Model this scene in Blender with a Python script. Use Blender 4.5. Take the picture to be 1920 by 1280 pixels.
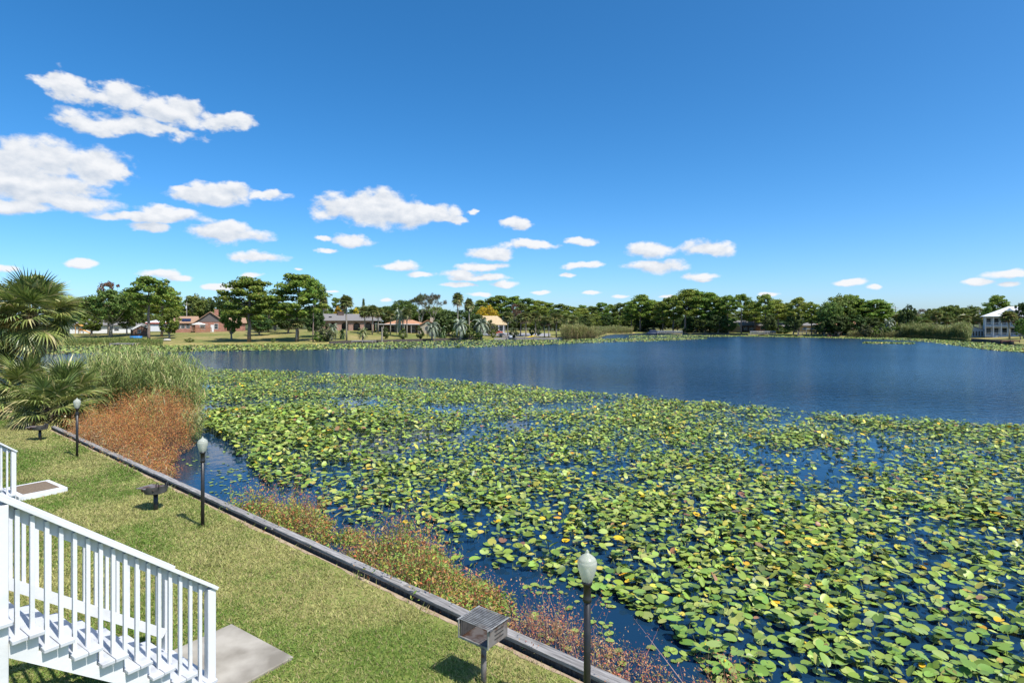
import bpy, math, random
import numpy as np
from mathutils import Vector, Matrix

for o in list(bpy.data.objects):
    bpy.data.objects.remove(o, do_unlink=True)
SC = bpy.context.scene
COL = SC.collection
rng = np.random.default_rng(7)
R = random.Random(5)

# ------------------------------------------------------------------ camera
F = 1070.0          # focal length in photo pixels (1920 wide)
HOR = 606.0         # horizon row
ZC = 4.6            # eye height above the lake
LAWN = 0.40         # lawn level above the lake
cam = bpy.data.cameras.new('camera')
cam.sensor_width = 36.0
cam.lens = 36.0 * F / 1920.0
cam.shift_y = (HOR - 640.0) / 1920.0
cam.clip_start = 0.1
cam.clip_end = 20000
camo = bpy.data.objects.new('camera', cam)
camo.location = (0, 0, ZC)
camo.rotation_euler = (math.radians(90), 0, 0)
COL.objects.link(camo)
SC.camera = camo

# ------------------------------------------------------------------ sun, sky, exposure
SUN_EL = math.radians(57)
SUN_H = Vector((0.77, -0.64, 0)).normalized()
sun_dir = Vector((SUN_H.x * math.cos(SUN_EL), SUN_H.y * math.cos(SUN_EL), math.sin(SUN_EL)))
sl = bpy.data.lights.new('sun', 'SUN')
sl.energy = 4.6
sl.angle = math.radians(0.53)
sl.color = (1.0, 0.95, 0.87)
so = bpy.data.objects.new('sun', sl)
so.rotation_euler = (-sun_dir).to_track_quat('-Z', 'Y').to_euler()
so.location = (20, -20, 40)
COL.objects.link(so)

SC.view_settings.view_transform = 'Standard'
SC.view_settings.look = 'None'
SC.view_settings.gamma = 1.0
SC.view_settings.exposure = 0.5
SC.view_settings.use_curve_mapping = False
SC.cycles.use_denoising = True
SC.cycles.max_bounces = 6
SC.cycles.diffuse_bounces = 2
SC.cycles.glossy_bounces = 3
SC.cycles.transmission_bounces = 4
SC.cycles.transparent_max_bounces = 6
SC.cycles.caustics_reflective = False
SC.cycles.caustics_refractive = False
SC.cycles.sample_clamp_indirect = 4.0

def px2dir(px, py):
    x, y, z = (px - 960) / F, 1.0, (HOR - py) / F
    n = math.sqrt(x * x + y * y + z * z)
    return math.atan2(x, y), math.asin(z / n)

# clouds by heading and elevation: (column, row, half width, half height)
CLOUDS = [
 (140,166,40,24),(222,180,58,26),(330,212,72,30),(422,228,62,20),(245,232,112,22),(168,228,50,20),(305,246,84,14),
 (90,298,78,38),(20,308,60,34),(178,312,68,34),(60,344,100,25),(95,373,100,17),(10,384,60,12),(222,322,28,16),
 (385,364,64,20),(432,359,40,17),(492,366,42,10),(350,352,36,9),
 (268,408,88,9),(330,404,64,13),(280,425,28,8),
 (425,438,76,17),(430,427,42,15),
 (486,482,58,10),(150,494,30,8),(4,503,18,7),(300,514,34,9),(335,522,32,6),(415,539,34,7),(470,516,20,5),
 (720,398,138,30),(700,380,90,26),(622,390,42,24),(800,400,72,20),(848,409,28,10),
 (660,448,46,14),(606,444,20,7),(606,467,24,5),
 (966,420,40,14),(890,395,16,7),(920,475,50,14),(1000,460,64,9),(1088,451,32,9),
 (1222,468,50,16),(1326,466,54,15),(1226,499,66,12),(1316,517,36,8),(1097,497,46,7),
 (750,499,46,9),(790,512,38,6),(862,513,48,9),(902,500,58,10),(868,534,44,6),(945,533,34,7),(895,521,70,7),
 (1065,514,14,5),(1110,549,20,4),(1165,557,22,4),(1597,529,30,6),(1645,538,10,5),(1838,527,26,7),(1894,512,34,7),(1892,532,20,5),
 (725,562,14,4),(620,545,14,3),(1322,524,20,5),(1440,550,20,4),(1250,556,20,4),(1010,548,22,4),(900,553,30,5),(560,505,10,3),
]
w = bpy.data.worlds.new('World')
SC.world = w
w.use_nodes = True
nt = w.node_tree
nt.nodes.clear()
NN = nt.nodes.new
LK = nt.links.new
def wm(op, a, b=None, c=None, clamp=False):
    n = NN('ShaderNodeMath'); n.operation = op; n.use_clamp = clamp
    for i, v in enumerate((a, b, c)):
        if v is None: continue
        if isinstance(v, (int, float)): n.inputs[i].default_value = v
        else: LK(v, n.inputs[i])
    return n.outputs[0]
def wv(op, a, b=None, c=None, out=0):
    n = NN('ShaderNodeVectorMath'); n.operation = op
    for i, v in enumerate((a, b, c)):
        if v is None: continue
        if isinstance(v, (tuple, list)): n.inputs[i].default_value = v
        else: LK(v, n.inputs[i])
    return n.outputs[out]
sky = NN('ShaderNodeTexSky')
sky.sky_type = 'NISHITA'
sky.sun_disc = False
sky.sun_elevation = SUN_EL
sky.sun_rotation = math.atan2(SUN_H.x, SUN_H.y)
sky.altitude = 0
sky.air_density = 0.7
sky.dust_density = 1.0
sky.ozone_density = 6.0
hsv = NN('ShaderNodeHueSaturation')
hsv.inputs['Saturation'].default_value = 1.25
hsv.inputs['Hue'].default_value = 0.494
LK(sky.outputs[0], hsv.inputs['Color'])
SKYCOL = hsv.outputs[0]
tc = NN('ShaderNodeTexCoord')
sep = NN('ShaderNodeSeparateXYZ')
LK(tc.outputs['Generated'], sep.inputs[0])
az = wm('ARCTAN2', sep.outputs[0], sep.outputs[1])
el = wm('ARCSINE', sep.outputs[2])
cmb = NN('ShaderNodeCombineXYZ')
LK(az, cmb.inputs[0]); LK(el, cmb.inputs[1])
P0 = cmb.outputs[0]
def noise(vec, scale, detail, rough=0.55, out='Fac'):
    n = NN('ShaderNodeTexNoise'); n.noise_dimensions = '2D' if out == 'Fac' else '3D'
    n.inputs['Scale'].default_value = scale; n.inputs['Detail'].default_value = detail
    n.inputs['Roughness'].default_value = rough
    LK(vec, n.inputs['Vector'])
    return n.outputs[out]
# finer puffs towards the horizon, where the clouds are farther off
SKY_STR = 0.15
st = wv('MULTIPLY', P0, (1.0, 1.55, 1.0))
warp = noise(st, 17.0, 4.0, 0.58, 'Color')
warp = wv('SUBTRACT', warp, (0.5, 0.5, 0.5))
amp = wm('MULTIPLY_ADD', el, 0.26, 0.012)
sc_ = NN('ShaderNodeVectorMath'); sc_.operation = 'SCALE'
LK(warp, sc_.inputs[0]); LK(amp, sc_.inputs['Scale'])
Pw = wv('MULTIPLY_ADD', sc_.outputs[0], (1.2, 0.55, 0.0), P0)
n1 = noise(st, 26.0, 7.0, 0.56)
n2 = noise(wv('ADD', st, (0.005, 0.016, 0)), 26.0, 7.0, 0.56)
nn_ = wm('MULTIPLY_ADD', n1, 1.15, -0.575)
dn_ = wm('MULTIPLY_ADD', wm('SUBTRACT', n1, n2), 1.5, 0.60)
LST = [(px2dir(cx, cy), rx / F * (1.00 if cy > 330 else .84), ry / F * (1.05 if cy > 330 else .86)) for cx, cy, rx, ry in CLOUDS]
rr = random.Random(3)
for k in range(16):                            # the same fair-weather clouds go on all round
    a = rr.uniform(0.86, 2 * math.pi - 0.86)
    if a > math.pi: a -= 2 * math.pi
    e = rr.choice([0.05, 0.08, 0.11, 0.15, 0.2, 0.27, 0.35]) * rr.uniform(.8, 1.2)
    s_ = (0.02 + e * 0.35) * rr.uniform(.7, 1.3)
    LST.append(((a, e), s_ * 1.3, s_ * 0.33))
def cloud_field(P, lst):
    cur = None
    for (a, e), rx, ry in lst:
        q = wv('MULTIPLY_ADD', P, (1 / rx, 1 / ry, 0), (-a / rx, -e / ry, 0))
        ln = wv('LENGTH', q, out=1)
        cur = ln if cur is None else wm('SMOOTH_MIN', cur, ln, 0.10)
    return wm('SUBTRACT', 1.0, cur)
def cloudy(lst):
    d0 = cloud_field(Pw, lst)
    d1 = cloud_field(wv('ADD', Pw, (0.003, 0.010, 0)), lst)      # a step towards the sun, for self-shading
    mr = NN('ShaderNodeMapRange'); mr.interpolation_type = 'SMOOTHSTEP'
    mr.inputs[1].default_value = 0.0; mr.inputs[2].default_value = 0.50
    LK(wm('ADD', d0, nn_), mr.inputs[0])
    alpha = wm('MULTIPLY', mr.outputs[0], 0.97)
    lit = wm('ADD', wm('MULTIPLY', wm('SUBTRACT', d0, d1), 0.55), dn_, clamp=True)
    mixc = NN('ShaderNodeMix'); mixc.data_type = 'RGBA'
    LK(lit, mixc.inputs['Factor'])
    mixc.inputs['A'].default_value = (2.7, 3.05, 3.55, 1)
    mixc.inputs['B'].default_value = (4.45, 4.5, 4.6, 1)
    mixs = NN('ShaderNodeMix'); mixs.data_type = 'RGBA'
    LK(alpha, mixs.inputs['Factor']); LK(SKYCOL, mixs.inputs['A']); LK(mixc.outputs['Result'], mixs.inputs['B'])
    b = NN('ShaderNodeBackground'); b.inputs[1].default_value = SKY_STR
    LK(mixs.outputs['Result'], b.inputs[0])
    return b.outputs[0]
def pick(fac, a, b):
    m = NN('ShaderNodeMixShader'); LK(fac, m.inputs[0]); LK(a, m.inputs[1]); LK(b, m.inputs[2]); return m.outputs[0]
bg2 = NN('ShaderNodeBackground'); bg2.inputs[1].default_value = SKY_STR
LK(SKYCOL, bg2.inputs[0])
EDG = [-9, -0.86, -0.58, -0.36, -0.12, 0.10, 0.42, 0.86, 9]       # sectors by heading, only for speed
shd = None
for lo, hi in zip(EDG[:-1], EDG[1:]):
    sub = [c for c in LST if c[0][0] + c[1] * 1.3 + .02 > lo and c[0][0] - c[1] * 1.3 - .02 < hi]
    b = cloudy(sub)
    top = max(c[0][1] + c[2] * 1.5 + .03 for c in sub)
    b = pick(wm('LESS_THAN', el, top), bg2.outputs[0], b)          # clear sky above this sector's clouds
    shd = b if shd is None else pick(wm('GREATER_THAN', az, lo), shd, b)
band = wm('MULTIPLY', wm('LESS_THAN', el, 0.50), wm('GREATER_THAN', el, -0.01))    # clear sky above the clouds
wo = NN('ShaderNodeOutputWorld')
LK(pick(band, bg2.outputs[0], shd), wo.inputs[0])
try:
    w.cycles.sampling_method = 'MANUAL'; w.cycles.sample_map_resolution = 512
except Exception: pass

# ------------------------------------------------------------------ helpers
def at(px, py, d):
    """point seen at photo pixel (px,py) at depth d metres"""
    return Vector(((px - 960) / F * d, d, ZC - (py - HOR) / F * d))
def on(px, py, z):
    """point at height z seen at photo pixel (px,py)"""
    d = F * (ZC - z) / (py - HOR)
    return Vector(((px - 960) / F * d, d, z))

class MB:
    def __init__(s): s.v = []; s.f = []
    def add(s, vs, fs):
        b = len(s.v); s.v.extend([tuple(v) for v in vs]); s.f.extend([tuple(i + b for i in f) for f in fs])
    def box(s, x0, y0, z0, x1, y1, z1):
        s.add([(x0,y0,z0),(x1,y0,z0),(x1,y1,z0),(x0,y1,z0),(x0,y0,z1),(x1,y0,z1),(x1,y1,z1),(x0,y1,z1)],
              [(0,3,2,1),(4,5,6,7),(0,1,5,4),(1,2,6,5),(2,3,7,6),(3,0,4,7)])
        return s
    def bar(s, a, b, wx, wz, up=(0,0,1)):
        a = Vector(a); b = Vector(b); t = (b - a).normalized(); up = Vector(up)
        if abs(t.dot(up)) > .98: up = Vector((1,0,0))
        sx = t.cross(up).normalized() * wx / 2; sz = sx.cross(t).normalized() * wz / 2
        s.add([a-sx-sz,a+sx-sz,a+sx+sz,a-sx+sz,b-sx-sz,b+sx-sz,b+sx+sz,b-sx+sz],
              [(0,3,2,1),(4,5,6,7),(0,1,5,4),(1,2,6,5),(2,3,7,6),(3,0,4,7)])
        return s
    def tube(s, pts, rad, n=6, cap=True):
        pts = [Vector(p) for p in pts]
        if not isinstance(rad, (list, tuple)): rad = [rad] * len(pts)
        vs = []; fs = []
        for i, p in enumerate(pts):
            t = (pts[min(i+1, len(pts)-1)] - pts[max(i-1, 0)])
            t = t.normalized() if t.length > 1e-9 else Vector((0,0,1))
            a = t.cross(Vector((0.31,0.95,0.1)) if abs(t.z) > .8 else Vector((0,0,1))).normalized(); b = t.cross(a)
            for k in range(n):
                an = 2*math.pi*k/n
                vs.append(p + (a*math.cos(an) + b*math.sin(an)) * rad[i])
        for i in range(len(pts)-1):
            for k in range(n):
                fs.append((i*n+k, i*n+(k+1)%n, (i+1)*n+(k+1)%n, (i+1)*n+k))
        if cap:
            fs.append(tuple(range(n-1,-1,-1))); fs.append(tuple(range((len(pts)-1)*n, len(pts)*n)))
        s.add(vs, fs); return s
    def lathe(s, prof, n=16, c=(0,0,0)):
        vs = []; fs = []
        for r, z in prof:
            for k in range(n):
                a = 2*math.pi*k/n; vs.append((c[0]+r*math.cos(a), c[1]+r*math.sin(a), c[2]+z))
        for i in range(len(prof)-1):
            for k in range(n):
                fs.append((i*n+k, i*n+(k+1)%n, (i+1)*n+(k+1)%n, (i+1)*n+k))
        s.add(vs, fs); return s
    def prism(s, poly, y0, y1):
        """polygon in the xz plane pulled along y"""
        n = len(poly)
        vs = [(x, y0, z) for x, z in poly] + [(x, y1, z) for x, z in poly]
        fs = [tuple(range(n)), tuple(range(2*n-1, n-1, -1))]
        for i in range(n): fs.append((i, i+n, (i+1)%n+n, (i+1)%n))
        s.add(vs, fs); return s
    def mesh(s, name, mat, smooth=False, bevel=0):
        me = bpy.data.meshes.new(name); me.from_pydata(s.v, [], s.f); me.materials.append(mat)
        import bmesh
        bm = bmesh.new(); bm.from_mesh(me); bmesh.ops.recalc_face_normals(bm, faces=bm.faces)
        if bevel: bmesh.ops.bevel(bm, geom=bm.edges[:], offset=bevel, segments=1, affect='EDGES')
        bm.to_mesh(me); bm.free()
        if smooth: me.polygons.foreach_set('use_smooth', [True]*len(me.polygons))
        return me
    def build(s, name, mat, parent=None, smooth=False, bevel=0):
        return link(name, s.mesh(name, mat, smooth, bevel), parent)

def link(name, data, parent=None, loc=None, rz=None, scale=None):
    o = bpy.data.objects.new(name, data); COL.objects.link(o)
    if parent: o.parent = parent
    if loc is not None: o.location = loc
    if rz is not None: o.rotation_euler = (0, 0, rz)
    if scale is not None: o.scale = scale
    return o
def tag(o, label, cat, group=None, kind=None):
    o['label'] = label; o['category'] = cat
    if group: o['group'] = group
    if kind: o['kind'] = kind
    return o
def thing(name, label, cat, loc=(0,0,0), rz=0, group=None, kind=None):
    o = link(name, None, None, loc, rz); o.empty_display_size = .2
    return tag(o, label, cat, group, kind)
def struct(o, label=None, cat=None):
    o['kind'] = 'structure'
    if label: o['label'] = label
    if cat: o['category'] = cat
    return o

def polymesh(name, verts, faces, mat, col=None, smooth=False):
    """numpy arrays: verts (n,3), faces (m,k); col (n,3) linear colours"""
    verts = np.ascontiguousarray(verts, dtype=np.float32); faces = np.ascontiguousarray(faces, dtype=np.int32)
    me = bpy.data.meshes.new(name)
    m, k = faces.shape
    me.vertices.add(len(verts)); me.vertices.foreach_set('co', verts.ravel())
    me.loops.add(m*k); me.loops.foreach_set('vertex_index', faces.ravel())
    me.polygons.add(m); me.polygons.foreach_set('loop_start', np.arange(0, m*k, k, dtype=np.int32))
    me.polygons.foreach_set('loop_total', np.full(m, k, dtype=np.int32))
    if smooth: me.polygons.foreach_set('use_smooth', np.ones(m, dtype=bool))
    me.materials.append(mat)
    if col is not None:
        a = me.color_attributes.new('Col', 'FLOAT_COLOR', 'POINT')
        c = np.ones((len(verts), 4), np.float32); c[:, :3] = col
        a.data.foreach_set('color', c.ravel())
    me.update(); me.validate()
    return me
def unit(v): return v / np.maximum(np.linalg.norm(v, axis=1, keepdims=True), 1e-9)
def palette(n, cols, wts, jit=.15, r=rng):
    c = np.array(cols)[r.choice(len(cols), n, p=np.array(wts)/sum(wts))]
    return np.clip(c * (1 + r.normal(0, jit, (n, 1))) * (1 + r.normal(0, jit*.4, (n, 3))), .002, 1)
def leaves(pos, nrm, ln, wd, cols, r=rng, updir=None):
    """one rhombic leaf per point: verts, quads, colours"""
    n = len(pos)
    t = r.normal(size=(n, 3)) if updir is None else updir
    t = unit(t - nrm * np.sum(t*nrm, 1, keepdims=True)); b = np.cross(nrm, t)
    ln = np.broadcast_to(ln, (n,))[:, None]; wd = np.broadcast_to(wd, (n,))[:, None]
    v = np.stack([pos - t*ln*.5, pos + b*wd*.5 - t*ln*.05 , pos + t*ln*.5, pos - b*wd*.5 - t*ln*.05], 1).reshape(-1, 3)
    f = np.arange(4*n).reshape(-1, 4)
    return v, f, np.repeat(cols, 4, 0)
def cat(parts):
    vs = []; fs = []; cs = []; b = 0
    for v, f, c in parts:
        vs.append(v); fs.append(f + b); cs.append(c); b += len(v)
    return np.concatenate(vs), np.concatenate(fs), np.concatenate(cs)

def vnoise(x,y,s,seed):
    r=np.random.default_rng(seed); g=r.random((64,64)); u=x*s; w_=y*s; i=np.floor(u).astype(int); j=np.floor(w_).astype(int); fu=u-i; fw=w_-j; fu=fu*fu*(3-2*fu); fw=fw*fw*(3-2*fw)
    G_=lambda a,b:g[a%64,b%64]
    return (G_(i,j)*(1-fu)+G_(i+1,j)*fu)*(1-fw)+(G_(i,j+1)*(1-fu)+G_(i+1,j+1)*fu)*fw

# ------------------------------------------------------------------ materials
def base_mat(name):
    m = bpy.data.materials.new(name); m.use_nodes = True
    n = m.node_tree.nodes; p = n['Principled BSDF']; return m, m.node_tree, p
def mat(name, c1, c2=None, scale=4.0, rough=.7, metal=0, bump=0, stretch=None, spec=.5, detail=4, contrast=(.35,.65), bscale=None):
    m, t, p = base_mat(name)
    p.inputs['Roughness'].default_value = rough; p.inputs['Metallic'].default_value = metal
    p.inputs['Specular IOR Level'].default_value = spec
    if c2 is None:
        c2 = tuple(x*.8 for x in c1)
    tcn = t.nodes.new('ShaderNodeTexCoord'); mp = t.nodes.new('ShaderNodeMapping')
    t.links.new(tcn.outputs['Object'], mp.inputs[0])
    if stretch: mp.inputs['Scale'].default_value = stretch
    nz = t.nodes.new('ShaderNodeTexNoise'); nz.inputs['Scale'].default_value = scale; nz.inputs['Detail'].default_value = detail
    t.links.new(mp.outputs[0], nz.inputs['Vector'])
    cr = t.nodes.new('ShaderNodeValToRGB')
    cr.color_ramp.elements[0].position = contrast[0]; cr.color_ramp.elements[1].position = contrast[1]
    cr.color_ramp.elements[0].color = (*c1, 1); cr.color_ramp.elements[1].color = (*c2, 1)
    t.links.new(nz.outputs['Fac'], cr.inputs[0]); t.links.new(cr.outputs[0], p.inputs['Base Color'])
    if bump:
        bp = t.nodes.new('ShaderNodeBump'); bp.inputs['Strength'].default_value = bump; bp.inputs['Distance'].default_value = .02
        if bscale:
            n2_ = t.nodes.new('ShaderNodeTexNoise'); n2_.inputs['Scale'].default_value = bscale; n2_.inputs['Detail'].default_value = 3
            t.links.new(mp.outputs[0], n2_.inputs['Vector']); t.links.new(n2_.outputs['Fac'], bp.inputs['Height'])
        else:
            t.links.new(nz.outputs['Fac'], bp.inputs['Height'])
        t.links.new(bp.outputs[0], p.inputs['Normal'])
    return m
def leaf_mat(name, trans=.3, rough=.55, spec=.35, objvar=.18, huevar=.03):
    m, t, p = base_mat(name)
    at_ = t.nodes.new('ShaderNodeAttribute'); at_.attribute_name = 'Col'
    oi = t.nodes.new('ShaderNodeObjectInfo'); hs = t.nodes.new('ShaderNodeHueSaturation')
    mrv = t.nodes.new('ShaderNodeMapRange'); mrv.inputs[3].default_value = 1-objvar; mrv.inputs[4].default_value = 1+objvar
    t.links.new(oi.outputs['Random'], mrv.inputs[0]); t.links.new(mrv.outputs[0], hs.inputs['Value'])
    wn = t.nodes.new('ShaderNodeTexWhiteNoise'); wn.noise_dimensions = '1D'; t.links.new(oi.outputs['Random'], wn.inputs['W'])
    mrh = t.nodes.new('ShaderNodeMapRange'); mrh.inputs[3].default_value = .5-huevar; mrh.inputs[4].default_value = .5+huevar
    t.links.new(wn.outputs['Value'], mrh.inputs[0]); t.links.new(mrh.outputs[0], hs.inputs['Hue'])
    t.links.new(at_.outputs['Color'], hs.inputs['Color'])
    p.inputs['Roughness'].default_value = rough; p.inputs['Specular IOR Level'].default_value = spec
    t.links.new(hs.outputs[0], p.inputs['Base Color'])
    tr = t.nodes.new('ShaderNodeBsdfTranslucent'); t.links.new(hs.outputs[0], tr.inputs[0])
    mx = t.nodes.new('ShaderNodeMixShader'); mx.inputs[0].default_value = trans
    t.links.new(p.outputs[0], mx.inputs[1]); t.links.new(tr.outputs[0], mx.inputs[2])
    t.links.new(mx.outputs[0], t.nodes['Material Output'].inputs[0])
    return m
M = {}
M['leaf'] = leaf_mat('tree_foliage', .36, .6, .25, .2, .025)
M['palm'] = leaf_mat('palm_frond', .25, .4, .5, .12, .015)
M['herb'] = leaf_mat('herb_foliage', .3, .6, .3, .0, .0)
M['pad'] = leaf_mat('lily_leaf', .07, .42, .4, .15, .02)
M['grass'] = leaf_mat('grass_blade', .3, .6, .25, 0, 0)
M['bark'] = mat('pine_bark', (.16,.11,.08), (.27,.21,.17), 3, .9, bump=.5, stretch=(3,3,.7))
M['oakbark'] = mat('oak_bark', (.17,.15,.12), (.32,.29,.25), 3, .9, bump=.5)
M['palmtrunk'] = mat('palm_trunk', (.20,.17,.13), (.38,.34,.28), 5, .9, bump=.4, stretch=(1,1,6))
M['boot'] = mat('dark_palm_trunk', (.03,.022,.016), (.09,.065,.045), 6, .95, bump=.6, stretch=(1,1,4))
M['white'] = mat('white_paint', (.66,.67,.68), (.44,.45,.45), 2.6, .5, bump=.10, stretch=(1,5,1), contrast=(.5,.95), bscale=30, detail=9)
M['shade'] = mat('tread_shade_grey', (.50,.52,.55), (.36,.37,.39), 6, .55, bump=.1, contrast=(.5,.8))  # shadow on the treads put into this grey-blue colour
M['timber'] = mat('weathered_timber', (.11,.104,.097), (.35,.335,.32), 2.6, .85, bump=.8, stretch=(1.2,14,14), contrast=(.3,.7))
M['timber2'] = mat('weathered_timber_pale', (.135,.128,.12), (.39,.375,.36), 2.3, .85, bump=.8, stretch=(1.2,14,14), contrast=(.3,.7))
M['pile'] = mat('dark_bulkhead_timber', (.04,.033,.028), (.11,.09,.075), 4, .9, bump=.6, stretch=(6,6,.8))
M['black'] = mat('black_paint', (.012,.012,.013), (.022,.021,.02), 8, .38, spec=.5)
M['iron'] = mat('sooty_steel', (.05,.05,.052), (.13,.125,.12), 6, .55, metal=.35, bump=.3)
M['rust'] = mat('greasy_rusty_steel', (.22,.20,.19), (.10,.05,.03), 7, .6, metal=.3, bump=.3, contrast=(.45,.6))
M['grate'] = mat('steel_grate', (.36,.36,.35), (.17,.165,.16), 9, .5, metal=.2)
M['conc'] = mat('concrete', (.38,.35,.295), (.19,.17,.135), 1.9, .9, bump=.2, detail=10, contrast=(.38,.66))
M['mat'] = mat('brown_mat', (.20,.15,.10), (.13,.095,.065), 30, .95, bump=.6)
M['dirt'] = mat('sandy_dirt', (.40,.31,.21), (.28,.20,.13), 6, .95, bump=.4, detail=6)
M['bulb'] = mat('white_bulb', (.85,.85,.8), (.8,.8,.75), 2, .3)
def glassy():
    m, t, p = base_mat('frosted_glass')
    p.inputs['Base Color'].default_value = (.78,.80,.70,1); p.inputs['Roughness'].default_value = .28
    tr = t.nodes.new('ShaderNodeBsdfTranslucent'); tr.inputs[0].default_value = (.70,.71,.60,1)
    tp = t.nodes.new('ShaderNodeBsdfTransparent'); tp.inputs[0].default_value = (.8,.82,.78,1)
    m1 = t.nodes.new('ShaderNodeMixShader'); m1.inputs[0].default_value = .5
    m2 = t.nodes.new('ShaderNodeMixShader'); m2.inputs[0].default_value = .28
    t.links.new(p.outputs[0], m1.inputs[1]); t.links.new(tr.outputs[0], m1.inputs[2])
    t.links.new(m1.outputs[0], m2.inputs[1]); t.links.new(tp.outputs[0], m2.inputs[2])
    t.links.new(m2.outputs[0], t.nodes['Material Output'].inputs[0]); return m
M['globe'] = glassy()
def pane():
    m, t, p = base_mat('window_glass')
    p.inputs['Base Color'].default_value = (.03,.04,.045,1); p.inputs['Roughness'].default_value = .08; return m
M['pane'] = pane()
def brickmat(name, a, b, mortar, sc):
    m, t, p = base_mat(name)
    tcn = t.nodes.new('ShaderNodeTexCoord'); br = t.nodes.new('ShaderNodeTexBrick'); sx = t.nodes.new('ShaderNodeSeparateXYZ'); cx = t.nodes.new('ShaderNodeCombineXYZ')
    ad = t.nodes.new('ShaderNodeMath'); t.links.new(tcn.outputs['Object'], sx.inputs[0])
    t.links.new(sx.outputs[0], ad.inputs[0]); t.links.new(sx.outputs[1], ad.inputs[1])
    t.links.new(ad.outputs[0], cx.inputs[0]); t.links.new(sx.outputs[2], cx.inputs[1]); t.links.new(cx.outputs[0], br.inputs[0])
    br.inputs['Color1'].default_value = (*a,1); br.inputs['Color2'].default_value = (*b,1); br.inputs['Mortar'].default_value = (*mortar,1)
    br.inputs['Scale'].default_value = sc; br.inputs['Bias'].default_value = 0
    nz = t.nodes.new('ShaderNodeTexNoise'); nz.inputs['Scale'].default_value = 1.2; nz.inputs['Detail'].default_value = 5
    t.links.new(tcn.outputs['Object'], nz.inputs['Vector'])
    hs = t.nodes.new('ShaderNodeHueSaturation'); mr_ = t.nodes.new('ShaderNodeMapRange'); mr_.inputs[1].default_value=.3; mr_.inputs[2].default_value=.7; mr_.inputs[3].default_value=.75; mr_.inputs[4].default_value=1.2
    t.links.new(nz.outputs['Fac'], mr_.inputs[0]); t.links.new(mr_.outputs[0], hs.inputs['Value']); t.links.new(br.outputs[0], hs.inputs['Color'])
    t.links.new(hs.outputs[0], p.inputs['Base Color']); p.inputs['Roughness'].default_value = .9; return m
M['brick'] = brickmat('red_brick', (.36,.14,.09), (.25,.09,.06), (.40,.33,.28), 2.2)
M['brick2'] = brickmat('pinkish_brick', (.36,.20,.15), (.28,.14,.10), (.42,.36,.31), 2.2)
M['darkbrick'] = brickmat('dark_and_shaded_brick', (.13,.08,.065), (.09,.06,.05), (.18,.15,.13), 2.2)
M['roofgrey'] = mat('grey_shingle', (.21,.20,.19), (.15,.145,.14), 3, .9, bump=.3, stretch=(1,6,6))
M['roofbrown'] = mat('brown_shingle', (.36,.23,.15), (.26,.16,.10), 3, .9, bump=.3, stretch=(1,6,6))
M['rooforange'] = mat('orange_shingle', (.46,.24,.13), (.36,.18,.10), 3, .9, bump=.3)
M['rooftan'] = mat('tan_roof', (.50,.38,.22), (.40,.30,.17), 1.5, .9, bump=.3)
M['roofwhite'] = mat('white_metal_roof', (.74,.75,.76), (.62,.63,.64), 2, .4)
M['gable'] = mat('grey_gable_siding', (.13,.115,.115), (.11,.10,.10), 3, .9, stretch=(1,1,14))
M['siding'] = mat('white_siding', (.66,.67,.68), (.58,.59,.61), 2, .7, stretch=(1,1,12))
M['paleblue'] = mat('eave_shade_and_transformer_blue', (.55,.62,.66), (.48,.55,.60), 2, .7, stretch=(1,1,12))  # bluish tone for the painted eave shade, also the transformer
M['beige'] = mat('beige_siding', (.40,.36,.28), (.33,.29,.22), 2, .8, stretch=(1,1,12))
M['tanwall'] = mat('tan_wall', (.50,.36,.20), (.42,.29,.16), 2, .85)
M['brownwood'] = mat('brown_board', (.17,.10,.07), (.12,.07,.05), 4, .9, stretch=(8,8,1))
M['deckwood'] = mat('reddish_deck_wood', (.36,.18,.09), (.26,.13,.07), 5, .85, stretch=(6,6,1))
M['greywood'] = mat('grey_dock_wood', (.24,.215,.19), (.36,.33,.30), 5, .9, stretch=(6,1,1))
M['redwood'] = mat('red_brown_dock', (.20,.09,.065), (.14,.06,.045), 5, .9)
M['playwood'] = mat('honey_wood', (.60,.32,.08), (.48,.24,.06), 5, .8)
M['blueplastic'] = mat('blue_plastic', (.02,.16,.55), (.05,.30,.65), 2, .4)
M['yellow'] = mat('yellow_plastic', (.80,.58,.02), (.72,.50,.02), 2, .35)
M['canvas'] = mat('white_canvas', (.76,.74,.68), (.68,.66,.60), 2, .8)
M['dark'] = mat('near_black', (.03,.03,.032), (.045,.043,.04), 3, .8)
M['redpaint'] = mat('red_paint', (.50,.08,.04), (.42,.06,.03), 3, .4)
M['blueboat'] = mat('navy_boat_cover', (.02,.035,.08), (.03,.05,.10), 3, .6)
M['rock'] = mat('pale_rock', (.5,.48,.44), (.36,.34,.31), 3, .9, bump=.5)
M['asphalt'] = mat('grey_drive', (.28,.28,.29), (.22,.22,.23), 3, .9)
M['panelblue'] = mat('solar_panel', (.012,.02,.05), (.02,.03,.07), 3, .15)
M['bluegrey'] = mat('blue_grey_metal', (.40,.50,.58), (.34,.43,.50), 3, .4)

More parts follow.
